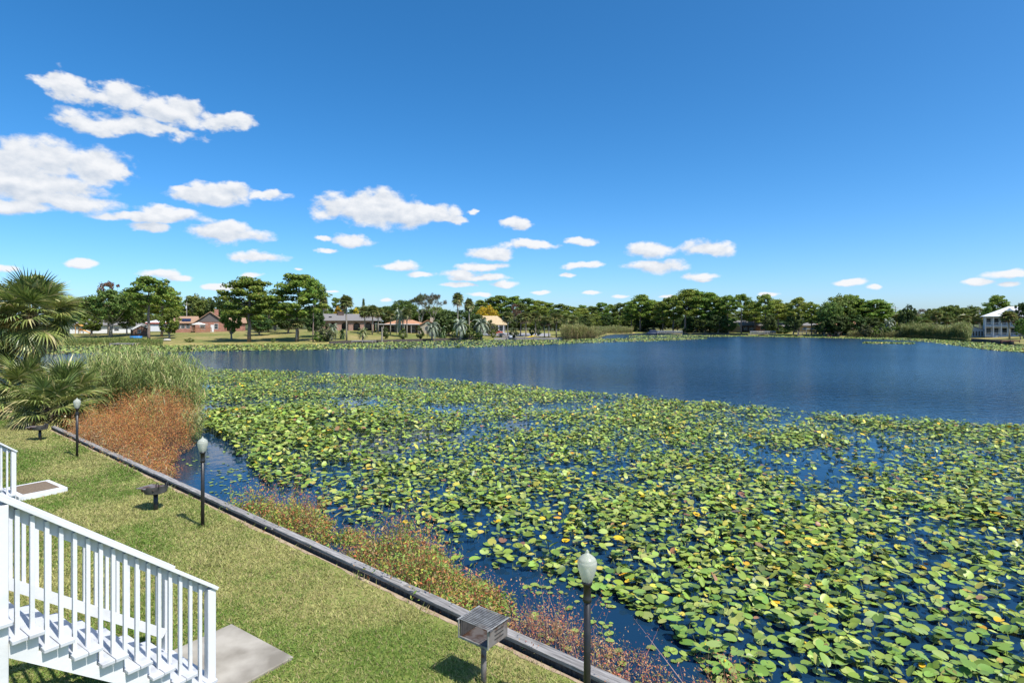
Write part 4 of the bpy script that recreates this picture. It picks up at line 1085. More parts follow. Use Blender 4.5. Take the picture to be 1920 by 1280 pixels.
tr('dark',1,1920,138,566,34,'dark tree at the right edge of the picture',G)
tr('lime',1,1914,134,596,24,'small light tree under the dark tree at the right edge',G)
tr('lime',0,172,150,583,50,'leafy tree left of the spreading oak, hiding the long white house',G)
tr('oak',2,238,148,580,40,'small oak right of the pale forked trunks, before the long house',G)
tr('dark',0,898,166,588,34,'dark leafy tree hiding the left end of the tan roof',G)
tr('shrub',3,922,172,599,30,'olive bush in front of the tan roofed house porch',G)
tr('shrub',1,355,124.5,633,20,'low green shrub on the left lawn before the deck',G)
tr('shrub',2,512,124.5,633,10,'small spiky shrub between the two big pines',G)

# ------------------------------------------------------------------ reeds and lily leaves along the far shore
def reeds(name, label, pts, h, pal, width=.045, nl=7, top_pal=None, lean=.12, seed=1, leaflen=.55):
    """pts (n,3) feet; one upright stem and arching blades for each"""
    r = np.random.default_rng(seed); n=len(pts); hh = h*(.35+.32*r.random(n)+.75*vnoise(pts[:,0],pts[:,1],.35 if h>1.5 and pts[:,1].mean()>60 else .6,seed+50)); parts=[]
    ln = r.normal(0,lean,(n,2)); tip = pts+np.column_stack([ln[:,0]*hh, ln[:,1]*hh, hh])
    up = unit(tip-pts); a=r.random(n)*6.28; side_=np.column_stack([np.cos(a),np.sin(a),np.zeros(n)])
    nrm = unit(np.cross(up, side_))
    parts.append(leaves((pts+tip)/2, nrm, hh, width*.6, palette(n,pal[0],pal[1],.15,r), r, up))
    for k in range(nl):
        f_=.2+.8*(k+r.random(n))/nl; p=pts+(tip-pts)*f_[:,None]; a=r.random(n)*6.28
        d=np.column_stack([np.cos(a),np.sin(a),.9+.8*r.random(n)]); d=unit(d); L=h*leaflen*.45*(.6+.7*r.random(n))
        mid=p+d*L[:,None]*.5; d2=unit(d+np.array([0,0,-.9])*(.3+r.random((n,1)))); end=mid+d2*L[:,None]*.55
        s_=np.column_stack([-np.sin(a),np.cos(a),np.zeros(n)])*(width/2)
        c=palette(n,(top_pal or pal)[0],(top_pal or pal)[1],.18,r)
        V_=np.stack([p-s_*.5,p+s_*.5,mid+s_,mid-s_, mid-s_,mid+s_,end+s_*.1,end-s_*.1],1).reshape(-1,3)
        parts.append((V_, np.arange(8*n).reshape(-1,4), np.repeat(c,8,0)))
    v,f,c=cat(parts); return tag(link(name, polymesh(name,v,f,M['herb'],c)), label, 'reeds', kind='stuff')
REED=([(.20,.24,.07),(.27,.28,.10),(.13,.18,.045),(.36,.30,.15)],[4,3,3,2])
TANREED=([(.36,.25,.13),(.42,.31,.18),(.22,.22,.08),(.28,.18,.10)],[3,3,2,2])
def shore_patch(n, px0, px1, s0, s1, r):
    px=px0+(px1-px0)*r.random(n); d=shore_d(px)+s0+(s1-s0)*r.random(n); x=(px-960)/F*d
    return np.column_stack([x,d,np.where(d>shore_d(px), ground_z(x,d)-.1, -.05)])
r_=np.random.default_rng(9)
reeds('tan_reeds','tan and green reed bed at the mouth of the cove',shore_patch(2600,1053,1121,-2.5,9,r_),3.2,TANREED,.09,6,([(.26,.28,.09),(.34,.30,.13),(.18,.22,.06)],[3,3,2]),seed=2)
reeds('cove_reeds','band of pale reeds at the back of the cove',shore_patch(1800,1122,1186,-1,10,r_),2.6,TANREED,.12,6,REED,seed=3)
reeds('tall_reeds','tall pale green reeds at the right shore before the carport',shore_patch(3400,1690,1818,-1.5,7,r_),3.6,REED,.10,7,([(.22,.26,.08),(.30,.30,.12),(.14,.19,.05)],[3,3,2]),seed=4)
reeds('thicket_reeds','grass and reeds below the dark oak group',shore_patch(1200,1590,1690,-1,4,r_),1.8,TANREED,.09,6,REED,seed=5)
reeds('left_shore_grass','rough green grass at the left far shore',shore_patch(1600,120,305,-2,5,r_),1.1,REED,.06,6,([(.16,.23,.05),(.22,.27,.07),(.11,.17,.04)],[3,3,2]),seed=6)
PADC=([(.20,.26,.05),(.25,.29,.07),(.14,.19,.04),(.32,.31,.11),(.40,.33,.07),(.25,.16,.07)],[5,5,3,2,.7,.5])
def pad_template(kind, n=13):
    a=np.linspace(.22,2*math.pi-.22,n); r0=np.where(np.abs(a-math.pi)<2.6,1.,.93)
    x=np.cos(a)*.5*r0*1.0-.02; y=np.sin(a)*.38*r0
    rim=.0+{0:.02,1:.07,2:.04,3:.13}[kind]*(y/.38)**2+{0:0,1:0,2:.09,3:-.04}[kind]*(x/.5)**2*np.sign(x)
    v=np.vstack([[.16,0,0],np.column_stack([x,y,rim])]); f=np.array([(0,i,i+1) for i in range(1,n)])
    return v,f
TPL=[pad_template(k) for k in range(4)]
TPLo=[pad_template(k,8) for k in range(4)]
def pads(pos, size, tilt, r, cols, tpl=TPL):
    """pos (n,3); builds every leaf as its own cupped, notched blade"""
    n=len(pos); yaw=r.random(n)*6.28; tz=r.random(n)*6.28; k=r.integers(0,4,n); parts=[]
    for q in range(4):
        m_=k==q
        if not m_.any(): continue
        v,f=tpl[q]; nn=m_.sum(); P=v[None]*size[m_][:,None,None]
        c,s=np.cos(yaw[m_])[:,None],np.sin(yaw[m_])[:,None]
        X=P[...,0]*c-P[...,1]*s; Y=P[...,0]*s+P[...,1]*c; Z=P[...,2]
        tx=np.sin(tilt[m_])[:,None]*np.cos(tz[m_])[:,None]; ty=np.sin(tilt[m_])[:,None]*np.sin(tz[m_])[:,None]; ct=np.cos(tilt[m_])[:,None]
        Zn=Z*ct+X*tx+Y*ty; X=X-Z*tx-(1-ct)*X*.8; Y=Y-Z*ty-(1-ct)*Y*.8
        W_=np.stack([X,Y,Zn],2)+pos[m_][:,None]
        ff=(f[None]+np.arange(nn)[:,None,None]*len(v)).reshape(-1,3)
        parts.append((W_.reshape(-1,3),ff,np.repeat(cols[m_],len(v),0)))
    return cat(parts)
# bands of spatterdock on the far shore, given by photo rows of their water side and land side
BANDS=[([(-200,674),(0,668),(150,663),(300,660.5),(480,657.5),(640,655.5),(740,654),(860,652.5),(1000,647.5),(1150,641.5),(1240,639.5),(1325,635)],
        [(-200,655),(0,649),(150,647.5),(300,648.5),(480,646.5),(620,645.5),(640,644),(740,641.5),(860,638),(960,637),(1052,637),(1118,635),(1160,634.5),(1240,633.5),(1325,634)],19000),
       ([(1180,632.5),(1280,632),(1340,631.5),(1400,631),(1560,633.6),(1640,636),(1700,639),(1760,644)],[(1180,629),(1280,628.5),(1400,629),(1480,630.5),(1560,632.5),(1700,634),(1760,637)],7000),
       ([(1618,644),(1660,644.5),(1715,645)],[(1618,642),(1660,641.5),(1715,643)],900),
       ([(1760,644),(1800,649),(1840,655),(1870,657.5),(1920,661),(2100,672)],[(1760,637.5),(1800,640),(1820,641.5),(1850,643),(1920,651),(2100,663)],6000),
       ([(1180,636.5),(1300,634.5)],[(1180,635.5),(1300,633.5)],300)]
parts=[]
r_=np.random.default_rng(12)
for lo,hi,n in BANDS:
    lx,ly=zip(*lo); hx,hy=zip(*hi)
    dlo=[F*ZC/(y-HOR) for y in ly]; dhi=[F*ZC/(y-HOR) for y in hy]
    px=min(lx)+(max(lx)-min(lx))*r_.random(n); a=np.interp(px,lx,dlo); b=np.interp(px,hx,dhi)
    d=a+(b-a)*r_.random(n)+r_.normal(0,.4,n); x=(px-960)/F*d
    pos=np.column_stack([x,d,.02+.18*r_.random(n)**1.5]); sz=.30+.25*r_.random(n)
    parts.append(pads(pos,sz,np.abs(r_.normal(0,.35,n)),r_,palette(n,*PADC,.16,r_),TPLo))
v,f,c=cat(parts)
tag(link('far_lily_leaves',polymesh('far_lily_leaves',v,f,M['pad'],c)),'yellow green band of lily leaves along the far shore','lily leaves',kind='stuff')

# ------------------------------------------------------------------ near lily field
near=[(372,782),(388,815),(440,850),(480,888),(560,925),(640,958),(740,985),(800,1000),(860,1012),(890,1042),(1000,1062),(1080,1078),(1150,1105),(1205,1145),(1255,1190),(1320,1255),(1400,1310),(1600,1350),(1960,1380),(2500,1390)]
far=[(2500,850),(1920,800),(1650,780),(1400,761),(1200,743),(1080,734),(960,723),(820,712),(650,702),(500,696),(340,690),(325,720)]
poly=np.array([[*on(px,py,.08)[:2]] for px,py in near+far])
def inpoly(x,y,P):
    c=np.zeros(len(x),bool); j=len(P)-1
    for i in range(len(P)):
        xi,yi=P[i]; xj,yj=P[j]
        c^=((yi>y)!=(yj>y))&(x<(xj-xi)*(y-yi)/(yj-yi+1e-12)+xi); j=i
    return c
r_=np.random.default_rng(20)
N=60000
x=r_.uniform(poly[:,0].min(),min(poly[:,0].max(),32),N); y=r_.uniform(poly[:,1].min(),poly[:,1].max(),N)
jx=x+.45*(vnoise(x,y,.9,3)-.5)*2; jy=y+.45*(vnoise(x,y,.9,4)-.5)*2
ok=inpoly(jx,jy,poly)
area=(poly[:,1].max()-poly[:,1].min())*(min(poly[:,0].max(),32)-poly[:,0].min())
base_d=N/area
nzv=.55*vnoise(x,y,.35,1)+.45*vnoise(x,y,1.1,2)
want=np.clip(108*(nzv-.22)*1.6,8,92)
want*=np.interp(y,[7,12,25,50],[1.12,1.12,1.05,1.0])
if want.max()>base_d:
    extra=int(N*(want.max()/base_d-1))+1; xe=r_.uniform(poly[:,0].min(),min(poly[:,0].max(),32),extra); ye=r_.uniform(poly[:,1].min(),poly[:,1].max(),extra)
    x=np.concatenate([x,xe]); y=np.concatenate([y,ye]); jx=x+.45*(vnoise(x,y,.9,3)-.5)*2; jy=y+.45*(vnoise(x,y,.9,4)-.5)*2; ok=inpoly(jx,jy,poly)
    nzv=.55*vnoise(x,y,.35,1)+.45*vnoise(x,y,1.1,2); want=np.clip(108*(nzv-.22)*1.6,8,92)*np.interp(y,[7,12,25,50],[1.12,1.12,1.05,1.0]); base_d=len(x)/area
keep=ok&(r_.random(len(x))<want/base_d)&(np.abs(x/np.maximum(y,1))<1.15)
x,y=x[keep],y[keep]; n=len(x)
leftlush=np.clip((19-np.hypot(x+11.5,y-23)*1.9)/10,0,1)              # tall lush leaves by the rust thicket
hgt=.02+.15*r_.random(n)**2+(r_.random(n)<.25)*.10*r_.random(n)+leftlush*.28*r_.random(n)+np.interp(y,[20,45],[0,.10])*r_.random(n)
size=(.158+.050*r_.normal(0,1,n).clip(-1.3,1.6))*(1+.25*leftlush)
tilt=np.abs(r_.normal(0,.25,n))+(r_.random(n)<.16)*r_.random(n)*.8+leftlush*.2*r_.random(n)
hgt+=np.sin(np.minimum(tilt,1.2))*size*.35
cols=palette(n,[(.165,.265,.04),(.225,.33,.055),(.085,.15,.03),(.31,.38,.10),(.42,.40,.06),(.58,.42,.02),(.25,.15,.07)],[5,6,4,3,1.,.3,.3],.18,r_)
pos=np.column_stack([x,y,hgt])
pxs=960+F*x/y; pys=HOR+F*(ZC-hgt)/y
vis=(pxs>20)&(pxs<1900)&(pys<1265)
score=np.where(vis,size*size*(ZC/y)/y/y*np.cos(tilt),0)
big=np.argsort(-score)[:300]; rest=np.setdiff1d(np.arange(n),big)
field=thing('lily_field','wide field of spatterdock lily leaves covering the near water','lily field',(0,0,0))
ra,rb=rest[y[rest]<15],rest[y[rest]>=15]
v,f,c=cat([pads(pos[ra],size[ra],tilt[ra],r_,cols[ra]),pads(pos[rb],size[rb],tilt[rb],r_,cols[rb],TPLo)])
o=link('lily_leaves',polymesh('lily_leaves',v,f,M['pad'],c,True),field); o['kind']='stuff'
lm={}
for i in big:
    q=int(r_.integers(0,4)); ci=int(r_.integers(0,100)); ck=3 if ci>98 else (2 if ci>84 else ci%2)
    if (q,ck) not in lm:
        tv,tf=TPL[q]; cc=np.array([(.165,.265,.045),(.215,.32,.06),(.29,.36,.10),(.44,.37,.04)][ck]); lm[q,ck]=polymesh('lily_leaf',tv,tf,M['pad'],np.repeat(cc[None],len(tv),0),True)
    o=link('leaf',lm[q,ck],field,tuple(pos[i])); s_=float(size[i]); o.scale=(s_,s_,s_)
    o.rotation_euler=(R.uniform(-1,1)*min(.5,float(tilt[i])),R.uniform(-1,1)*min(.5,float(tilt[i])),R.uniform(0,6.28))
# stalks of raised leaves and the small yellow flower balls
m_=np.where((hgt>.07)&(y<28))[0]; p0=pos[m_]; off=r_.normal(0,.06,(len(m_),2)); p1=np.column_stack([p0[:,0]+off[:,0],p0[:,1]+off[:,1],np.full(len(m_),-.03)])
up=unit(p0-p1); L=np.linalg.norm(p0-p1,axis=1); nr=unit(np.column_stack([-p0[:,0]*0+r_.normal(0,.3,len(m_)),-np.ones(len(m_)),np.zeros(len(m_))])); nr=unit(nr-up*np.sum(nr*up,1,keepdims=True))
v,f,c=leaves((p0+p1)/2,nr,L,.016,palette(len(m_),[(.17,.22,.06),(.13,.17,.05)],[1,1]),r_,up)
o=link('leaf_stalks',polymesh('leaf_stalks',v,f,M['pad'],c),field); o['kind']='stuff'
nf=260; fi=r_.choice(np.where(y<26)[0],nf); fp=pos[fi]+np.column_stack([r_.normal(0,.15,nf),r_.normal(0,.15,nf),np.full(nf,.05)])
oct_=np.array([(1,0,0),(0,1,0),(-1,0,0),(0,-1,0),(0,0,1),(0,0,-1)])*.022; of=np.array([(0,1,4),(1,2,4),(2,3,4),(3,0,4),(1,0,5),(2,1,5),(3,2,5),(0,3,5)])
o=link('flower_buds',polymesh('flower_buds',(oct_[None]+fp[:,None]).reshape(-1,3),(of[None]+np.arange(nf)[:,None,None]*6).reshape(-1,3),M['pad'],np.tile([.75,.55,.02],(nf*6,1))),field); o['kind']='stuff'
# little round floating leaves close to the bulkhead
cl=[]
for px,py,k,sp in ((1010,1105,6,.12),(1080,1100,26,.45),(1180,1120,22,.4),(1060,1090,14,.25),(860,1080,4,.1),(838,1120,14,.18),(845,1150,16,.25),(905,1095,4,.1),(960,1150,10,.3),(1130,1160,16,.5),(1250,1150,12,.3),(1260,1225,9,.15),(1300,1235,10,.15),(445,900,30,.5),(430,885,24,.4),(330,865,26,.7),(320,880,16,.6),(420,925,14,.3),(1090,1230,14,.5),(1420,1270,8,.3),(280,880,10,.4)):
    c0=on(px,py,.0)
    for j in range(k): cl.append((c0.x+r_.normal(0,sp),c0.y+r_.normal(0,sp*.8),.012))
cl=np.array(cl); n=len(cl)
v,f,c=pads(cl,.06+.09*r_.random(n),np.abs(r_.normal(0,.05,n)),r_,palette(n,[(.17,.27,.05),(.22,.32,.07),(.12,.19,.04)],[2,2,1],.12,r_))
tag(link('floating_leaves',polymesh('floating_leaves',v,f,M['pad'],c,True)),'small round floating leaves on open water near the bulkhead','floating leaves',kind='stuff')

# ------------------------------------------------------------------ shore weeds and thickets
def tw(t,o,z): 
    p=WP.x+WD.x*t+WN.x*o; q=WP.y+WD.y*t+WN.y*o; return np.column_stack([p,q,z])
def weeds(name,label,cat_,n,tr_,of_,hfun,stem_pal,leaf_pal,leaf_len,per,seed,stem_w=.008,lean=.35,leafw=.35,kind='stuff',shellbias=.0):
    r=np.random.default_rng(seed); t=r.uniform(*tr_,n); o=of_[0]+(of_[1]-of_[0])*r.random(n); hh=hfun(t,o,r); k=hh>.08; t,o,hh=t[k],o[k],hh[k]; n=len(t)
    foot=tw(t,o,np.full(n,.0)); ln=r.normal(0,lean,(n,2)); tip=foot+np.column_stack([ln[:,0]*hh*.6,ln[:,1]*hh*.6,hh]); up=unit(tip-foot)
    nr=unit(np.cross(up,unit(r.normal(size=(n,3))))); parts=[leaves((foot+tip)/2,nr,np.linalg.norm(tip-foot,axis=1),stem_w,palette(n,*stem_pal,.2,r),r,up)]
    f_=(shellbias+(1-shellbias)*r.random((n,per)))**.7; P=foot[:,None]+(tip-foot)[:,None]*f_[...,None]; P=P.reshape(-1,3)+r.normal(0,.07,(n*per,3))*np.array([1,1,.6])
    P[:,2]=np.maximum(P[:,2],.02); m=len(P); d=unit(r.normal(size=(m,3))+np.array([0,0,.35])); nn=unit(np.cross(d,r.normal(size=(m,3)))+np.array([.2,-.2,.5]))
    L=leaf_len*(.6+.9*r.random(m)); parts.append(leaves(P,nn,L,L*leafw,palette(m,*leaf_pal,.2,r),r,d))
    v,f,c=cat(parts); return tag(link(name,polymesh(name,v,f,M['herb'],c)),label,cat_,kind=kind)
DOMES=[(23.6,1.2,.95,1.35),(22.4,2.3,1.35,2.15),(21.2,1.0,1.0,1.4),(20.9,2.5,1.2,2.25),(19.7,1.3,1.05,1.8),(18.9,1.9,.9,1.75),(18.0,.8,.85,1.25),(17.1,1.0,.75,1.05),(16.3,.6,.65,.75),(22.6,.8,.8,1.0),(23.4,2.7,1.0,1.8),(15.3,.5,.6,.5),(21.8,3.2,.8,1.9)]
def mound(t,o,r):
    hh=np.zeros(len(t))
    for a,b,ra,h in DOMES: hh=np.maximum(hh,h*np.sqrt(np.clip(1-((t-a)**2+(o-b)**2)/ra**2,0,1)))
    return hh*(.75+.35*vnoise(t,o,1.6,8))*(.78+.35*r.random(len(t)))*(r.random(len(t))<.97)
RUST=([(.56,.22,.06),(.46,.15,.05),(.62,.32,.10),(.30,.13,.055),(.34,.33,.08),(.55,.38,.19)],[4,4,3,2.2,2,1.2])
weeds('rust_thicket','dense rust orange thicket at the bulkhead before the green reeds','thicket',6800,(14.2,25.2),(.15,4.7),mound,([(.32,.19,.10),(.22,.12,.07)],[1,1]),RUST,.042,27,31,.008,.45,.30,shellbias=.30)
weeds('dry_bank_grass','straw coloured dry stalks between rust thicket and bulkhead','dry grass',1900,(14,23.2),(.22,1.5),lambda t,o,r:np.where(o<np.interp(t,[14,18,20,24],[.5,.7,1.1,1.5]),.25+.75*r.random(len(t))*np.interp(t,[14,18,22],[.35,.9,1.3]),0),([(.48,.36,.20),(.36,.26,.14)],[1,1]),([(.50,.38,.20),(.38,.24,.12),(.32,.16,.08)],[2,2,1]),.11,6,32,.010,.6,.14)
def strip(t,o,r):
    e=np.clip((t-2.1)/.7,0,1)*np.clip((10.6-t)/1.2,0,1); lim=1.15+.8*vnoise(t,t*0+.5,.55,9)+.35*np.exp(-((t-4)/1.2)**2)
    return np.clip(1.5*vnoise(t,o,1.35,10)-.36,0,1.1)*e*np.clip((lim-o)/.45,0,1)*(.7+.6*r.random(len(t)))
WEEDL=([(.19,.30,.06),(.28,.37,.07),(.42,.42,.07),(.44,.22,.08),(.48,.13,.06),(.44,.32,.15)],[5,4.5,2.5,3,1.4,1.0])
weeds('shore_weeds','green and reddish weeds growing along the timber bulkhead','weeds',3800,(2.0,10.8),(.24,2.2),strip,([(.38,.22,.11),(.24,.26,.07)],[1,1]),WEEDL,.060,10,33,.007,.5,.40)
weeds('weed_seedheads','thin red brown seed sprays above the shore weeds','weeds',1100,(2.2,10.5),(.4,2.0),lambda t,o,r:strip(t,o,r)*1.35,([(.35,.16,.10),(.30,.12,.08)],[1,1]),([(.46,.24,.12),(.48,.13,.08),(.40,.27,.13)],[3,1,2]),.026,12,34,.005,.4,.45,shellbias=.55)
weeds('weed_litter','straw litter at the foot of the shore weeds','litter',2000,(-4,11),(.2,.6),lambda t,o,r:.05+.16*r.random(len(t)),([(.45,.34,.20),(.30,.2,.11)],[1,1]),([(.48,.36,.20),(.34,.22,.11),(.25,.20,.08)],[2,2,1]),.07,5,36,.008,1.2,.16)
def strip2(t,o,r):
    e=np.clip((2.3-t)/.6,0,1)*np.clip((t+5.5)/1.5,0,1); lim=.75+.55*vnoise(t,t*0+.3,.8,13)
    return (.12+.95*vnoise(t,o,1.5,14)**1.5)*e*np.clip((lim+.25-o)/.5,0,1)*(.6+.7*r.random(len(t)))
weeds('red_weeds','sparse red and straw twigs in the water by the near grill','weeds',1500,(-5.5,2.4),(.26,1.8),strip2,([(.46,.30,.20),(.42,.16,.12),(.30,.2,.12)],[2,2,1]),([(.50,.17,.08),(.48,.26,.12),(.44,.32,.17),(.26,.30,.07)],[3,3,2.4,1.3]),.030,20,35,.007,.6,.4,shellbias=.15)
# tall green reeds behind the rust thicket
r_=np.random.default_rng(40); N=2600; px=r_.uniform(172,372,N); d=r_.uniform(25.5,37,N); k=(d>np.interp(px,[160,250,372],[28.5,27.5,25.0]))&(d<np.interp(px,[160,300,372],[37,36,29])); px,d=px[k],d[k]
GREENREED=([(.27,.34,.10),(.35,.40,.14),(.19,.25,.07),(.48,.42,.20)],[4,4,3,2])
reeds('near_reeds','stand of tall pale green reeds behind the rust thicket',np.column_stack([(px-960)/F*d,d,np.full(len(px),-.05)]),2.5,GREENREED,.032,9,GREENREED,.13,41,.62)
px=r_.uniform(258,300,60); d=r_.uniform(20.5,24,60)
reeds('reeds_in_thicket','few bright reeds standing in the middle of the rust thicket',np.column_stack([(px-960)/F*d,d,np.full(60,0.)]),1.7,GREENREED,.03,9,GREENREED,.12,42,.5)
px=r_.uniform(345,378,160); d=r_.uniform(21.5,26,160)
reeds('reeds_by_lilies','pale reeds between the rust thicket and the lily leaves',np.column_stack([(px-960)/F*d,d,np.full(160,-.05)]),1.25,GREENREED,.03,8,([(.34,.33,.14),(.27,.32,.10)],[1,1]),.15,43,.5)

# ------------------------------------------------------------------ near fan palms
def frond_mesh(seed, Lp, Rb, droop, pal, n=32, spread=2.35):
    """costapalmate leaf: stalk along +x, then n folded blades that join near the hub and hang at the tips"""
    r=np.random.default_rng(seed); V=[];Fc=[];C=[]
    def quad(p,c): b=len(V); V.extend(p); Fc.append((b,b+1,b+2,b+3)); C.extend([c]*4)
    cst=np.array([.30,.30,.12])*.9
    for k in range(4):
        x0,x1=Lp*k/4,Lp*(k+1)/4; z0,z1=-.10*droop*(x0/Lp)**2*Lp,-.10*droop*(x1/Lp)**2*Lp; w0=.028-.004*k
        quad([(x0,-w0,z0),(x1,-w0,z1),(x1,w0,z1),(x0,w0,z0)],cst); quad([(x0,0,z0-.03),(x1,0,z1-.03),(x1,0,z1+.01),(x0,0,z0+.01)],cst)
    hz=-.10*droop*Lp
    for k in range(n):
        a=-spread+2*spread*(k+.5)/n; L=Rb*(1-.30*(abs(a)/spread)**1.5)*r.uniform(.82,1.12); col=palette(1,pal[0],pal[1],.14,r)[0]
        base=np.array([Lp+.25*Rb*max(0,1-abs(a)/spread)*.6,0,hz-.02]); dr=np.array([math.cos(a),math.sin(a),0]); sd=np.array([-math.sin(a),math.cos(a),0])
        cup=.22*abs(math.sin(a)); prev=None; tw_=r.uniform(-.4,.4); hang=droop*r.uniform(.8,1.3)
        for j,(s_,w_) in enumerate(((.02,.004),(.35,.034),(.60,.028),(.82,.015),(1.,.0015))):
            z=cup*s_*L*(1-s_*.6)-hang*L*.55*max(0,s_-.30)**1.7; rr_=L*s_*(1-.14*hang*max(0,s_-.5))
            p=base+dr*rr_+np.array([0,0,z]); w=sd*w_*Rb/1.0+np.array([0,0,tw_*w_*Rb])
            cur=(p-w,p+w)
            if prev is not None: quad([prev[0],cur[0],cur[1],prev[1]],col)
            prev=cur
    return polymesh('palm_frond',np.array(V),np.array(Fc),M['palm'],np.array(C))
NEARP=([(.19,.24,.06),(.26,.30,.085),(.10,.14,.035),(.44,.43,.19)],[4,4,2.5,1.8])
OLDP=([(.38,.36,.12),(.46,.41,.17),(.27,.28,.08),(.40,.29,.14)],[3,2,2,1])
DEADP=([(.26,.18,.10),(.34,.25,.15),(.18,.12,.07)],[2,2,1])
FR_young=[frond_mesh(s,.95,1.0,.45,NEARP) for s in (1,2)]
FR_mid=[frond_mesh(s,1.0,1.05,.95,NEARP) for s in (3,4)]
FR_old=[frond_mesh(s,1.0,1.0,1.5,OLDP) for s in (5,6)]
FR_dead=[frond_mesh(7,.9,.85,1.9,DEADP)]
def palm(name,label,loc,trunk_h,trunk_r,n,scale,top_el,low_el,dead,seed,lean=(0,0)):
    rr=random.Random(seed); o=thing(name,label,'palm tree',loc)
    hub=Vector((lean[0],lean[1],trunk_h))
    m_=MB(); ks=9
    m_.tube([(lean[0]*(k/ks),lean[1]*(k/ks),-.3+(trunk_h+.3)*k/ks) for k in range(ks+1)],[trunk_r*(1.12 if k%2 else .96) for k in range(ks+1)],10); m_.build('trunk',M['boot'],o,True)
    m_=MB()
    for k in range(26):                      # stubs of old leaf bases
        a=k*2.4; z=trunk_h*(.35+.62*k/26); ax=Vector((math.cos(a),math.sin(a),0)); p=Vector((lean[0]*z/trunk_h,lean[1]*z/trunk_h,z))+ax*trunk_r*.8
        m_.bar(p,p+ax*.16*scale+Vector((0,0,.2)),.07,.025)
    m_.build('leaf_base_stubs',M['boot'],o)
    for k in range(n):
        u=k/(n-1); el_=top_el+(low_el-top_el)*u**.9+rr.uniform(-.12,.12); a=k*2.39996+rr.uniform(-.25,.25)
        L=FR_young if u<.3 else FR_mid if u<.72 else FR_old if u<1-dead else FR_dead
        f_=link('frond',L[k%len(L)],o,tuple(hub+Vector((0,0,rr.uniform(-.25,.15)))))
        f_.rotation_mode='XYZ'; f_.rotation_euler=(rr.uniform(-.35,.35),-el_,a); s_=scale*rr.uniform(.88,1.1); f_.scale=(s_,s_,s_)
    return o
pb=lambda px,d:((px-960)/F*d,d)
x,y=pb(60,27.5); p1_=palm('fan_palm','tall fan palm with shaggy crown at the left edge',(x,y,.25),4.75,.30,64,1.10,1.35,-1.15,.16,51,(.0,.0))
r_=np.random.default_rng(53); parts=[]
for k in range(7):                            # tawny flower sprays hanging in the crown
    a=R.uniform(-2.6,-.4); e=np.array([math.cos(a)*R.uniform(.6,1.5),math.sin(a)*R.uniform(.6,1.5),4.75+R.uniform(-.9,.2)])
    parts.append(clump(e,(.55,.55,.35),420,.05,([(.34,.24,.07),(.26,.17,.05),(.20,.17,.05)],[2,2,1]),r_,.2,.1))
v,f,c=cat(parts); link('flower_spray',polymesh('flower_spray',v,f,M['herb'],c),p1_)
x,y=pb(-35,27); palm('fan_palm','fan palm partly out of frame at the left edge',(x,y,.3),3.3,.26,40,1.0,1.2,-1.1,.1,54)
x,y=pb(122,25.2); palm('palmetto','spreading palmetto clump right of the palm trunk beside the reeds',(x,y,.15),1.30,.22,48,.90,1.35,-.75,.06,55)
x,y=pb(48,26.2); palm('palmetto','palmetto clump below the tall fan palm at the left edge',(x,y,.25),1.25,.22,42,.98,1.3,-.75,.06,56)
x,y=pb(96,23.6); palm('palmetto','lowest palmetto clump just behind the far grill',(x,y,.3),.75,.18,34,.85,1.25,-.45,.06,57)

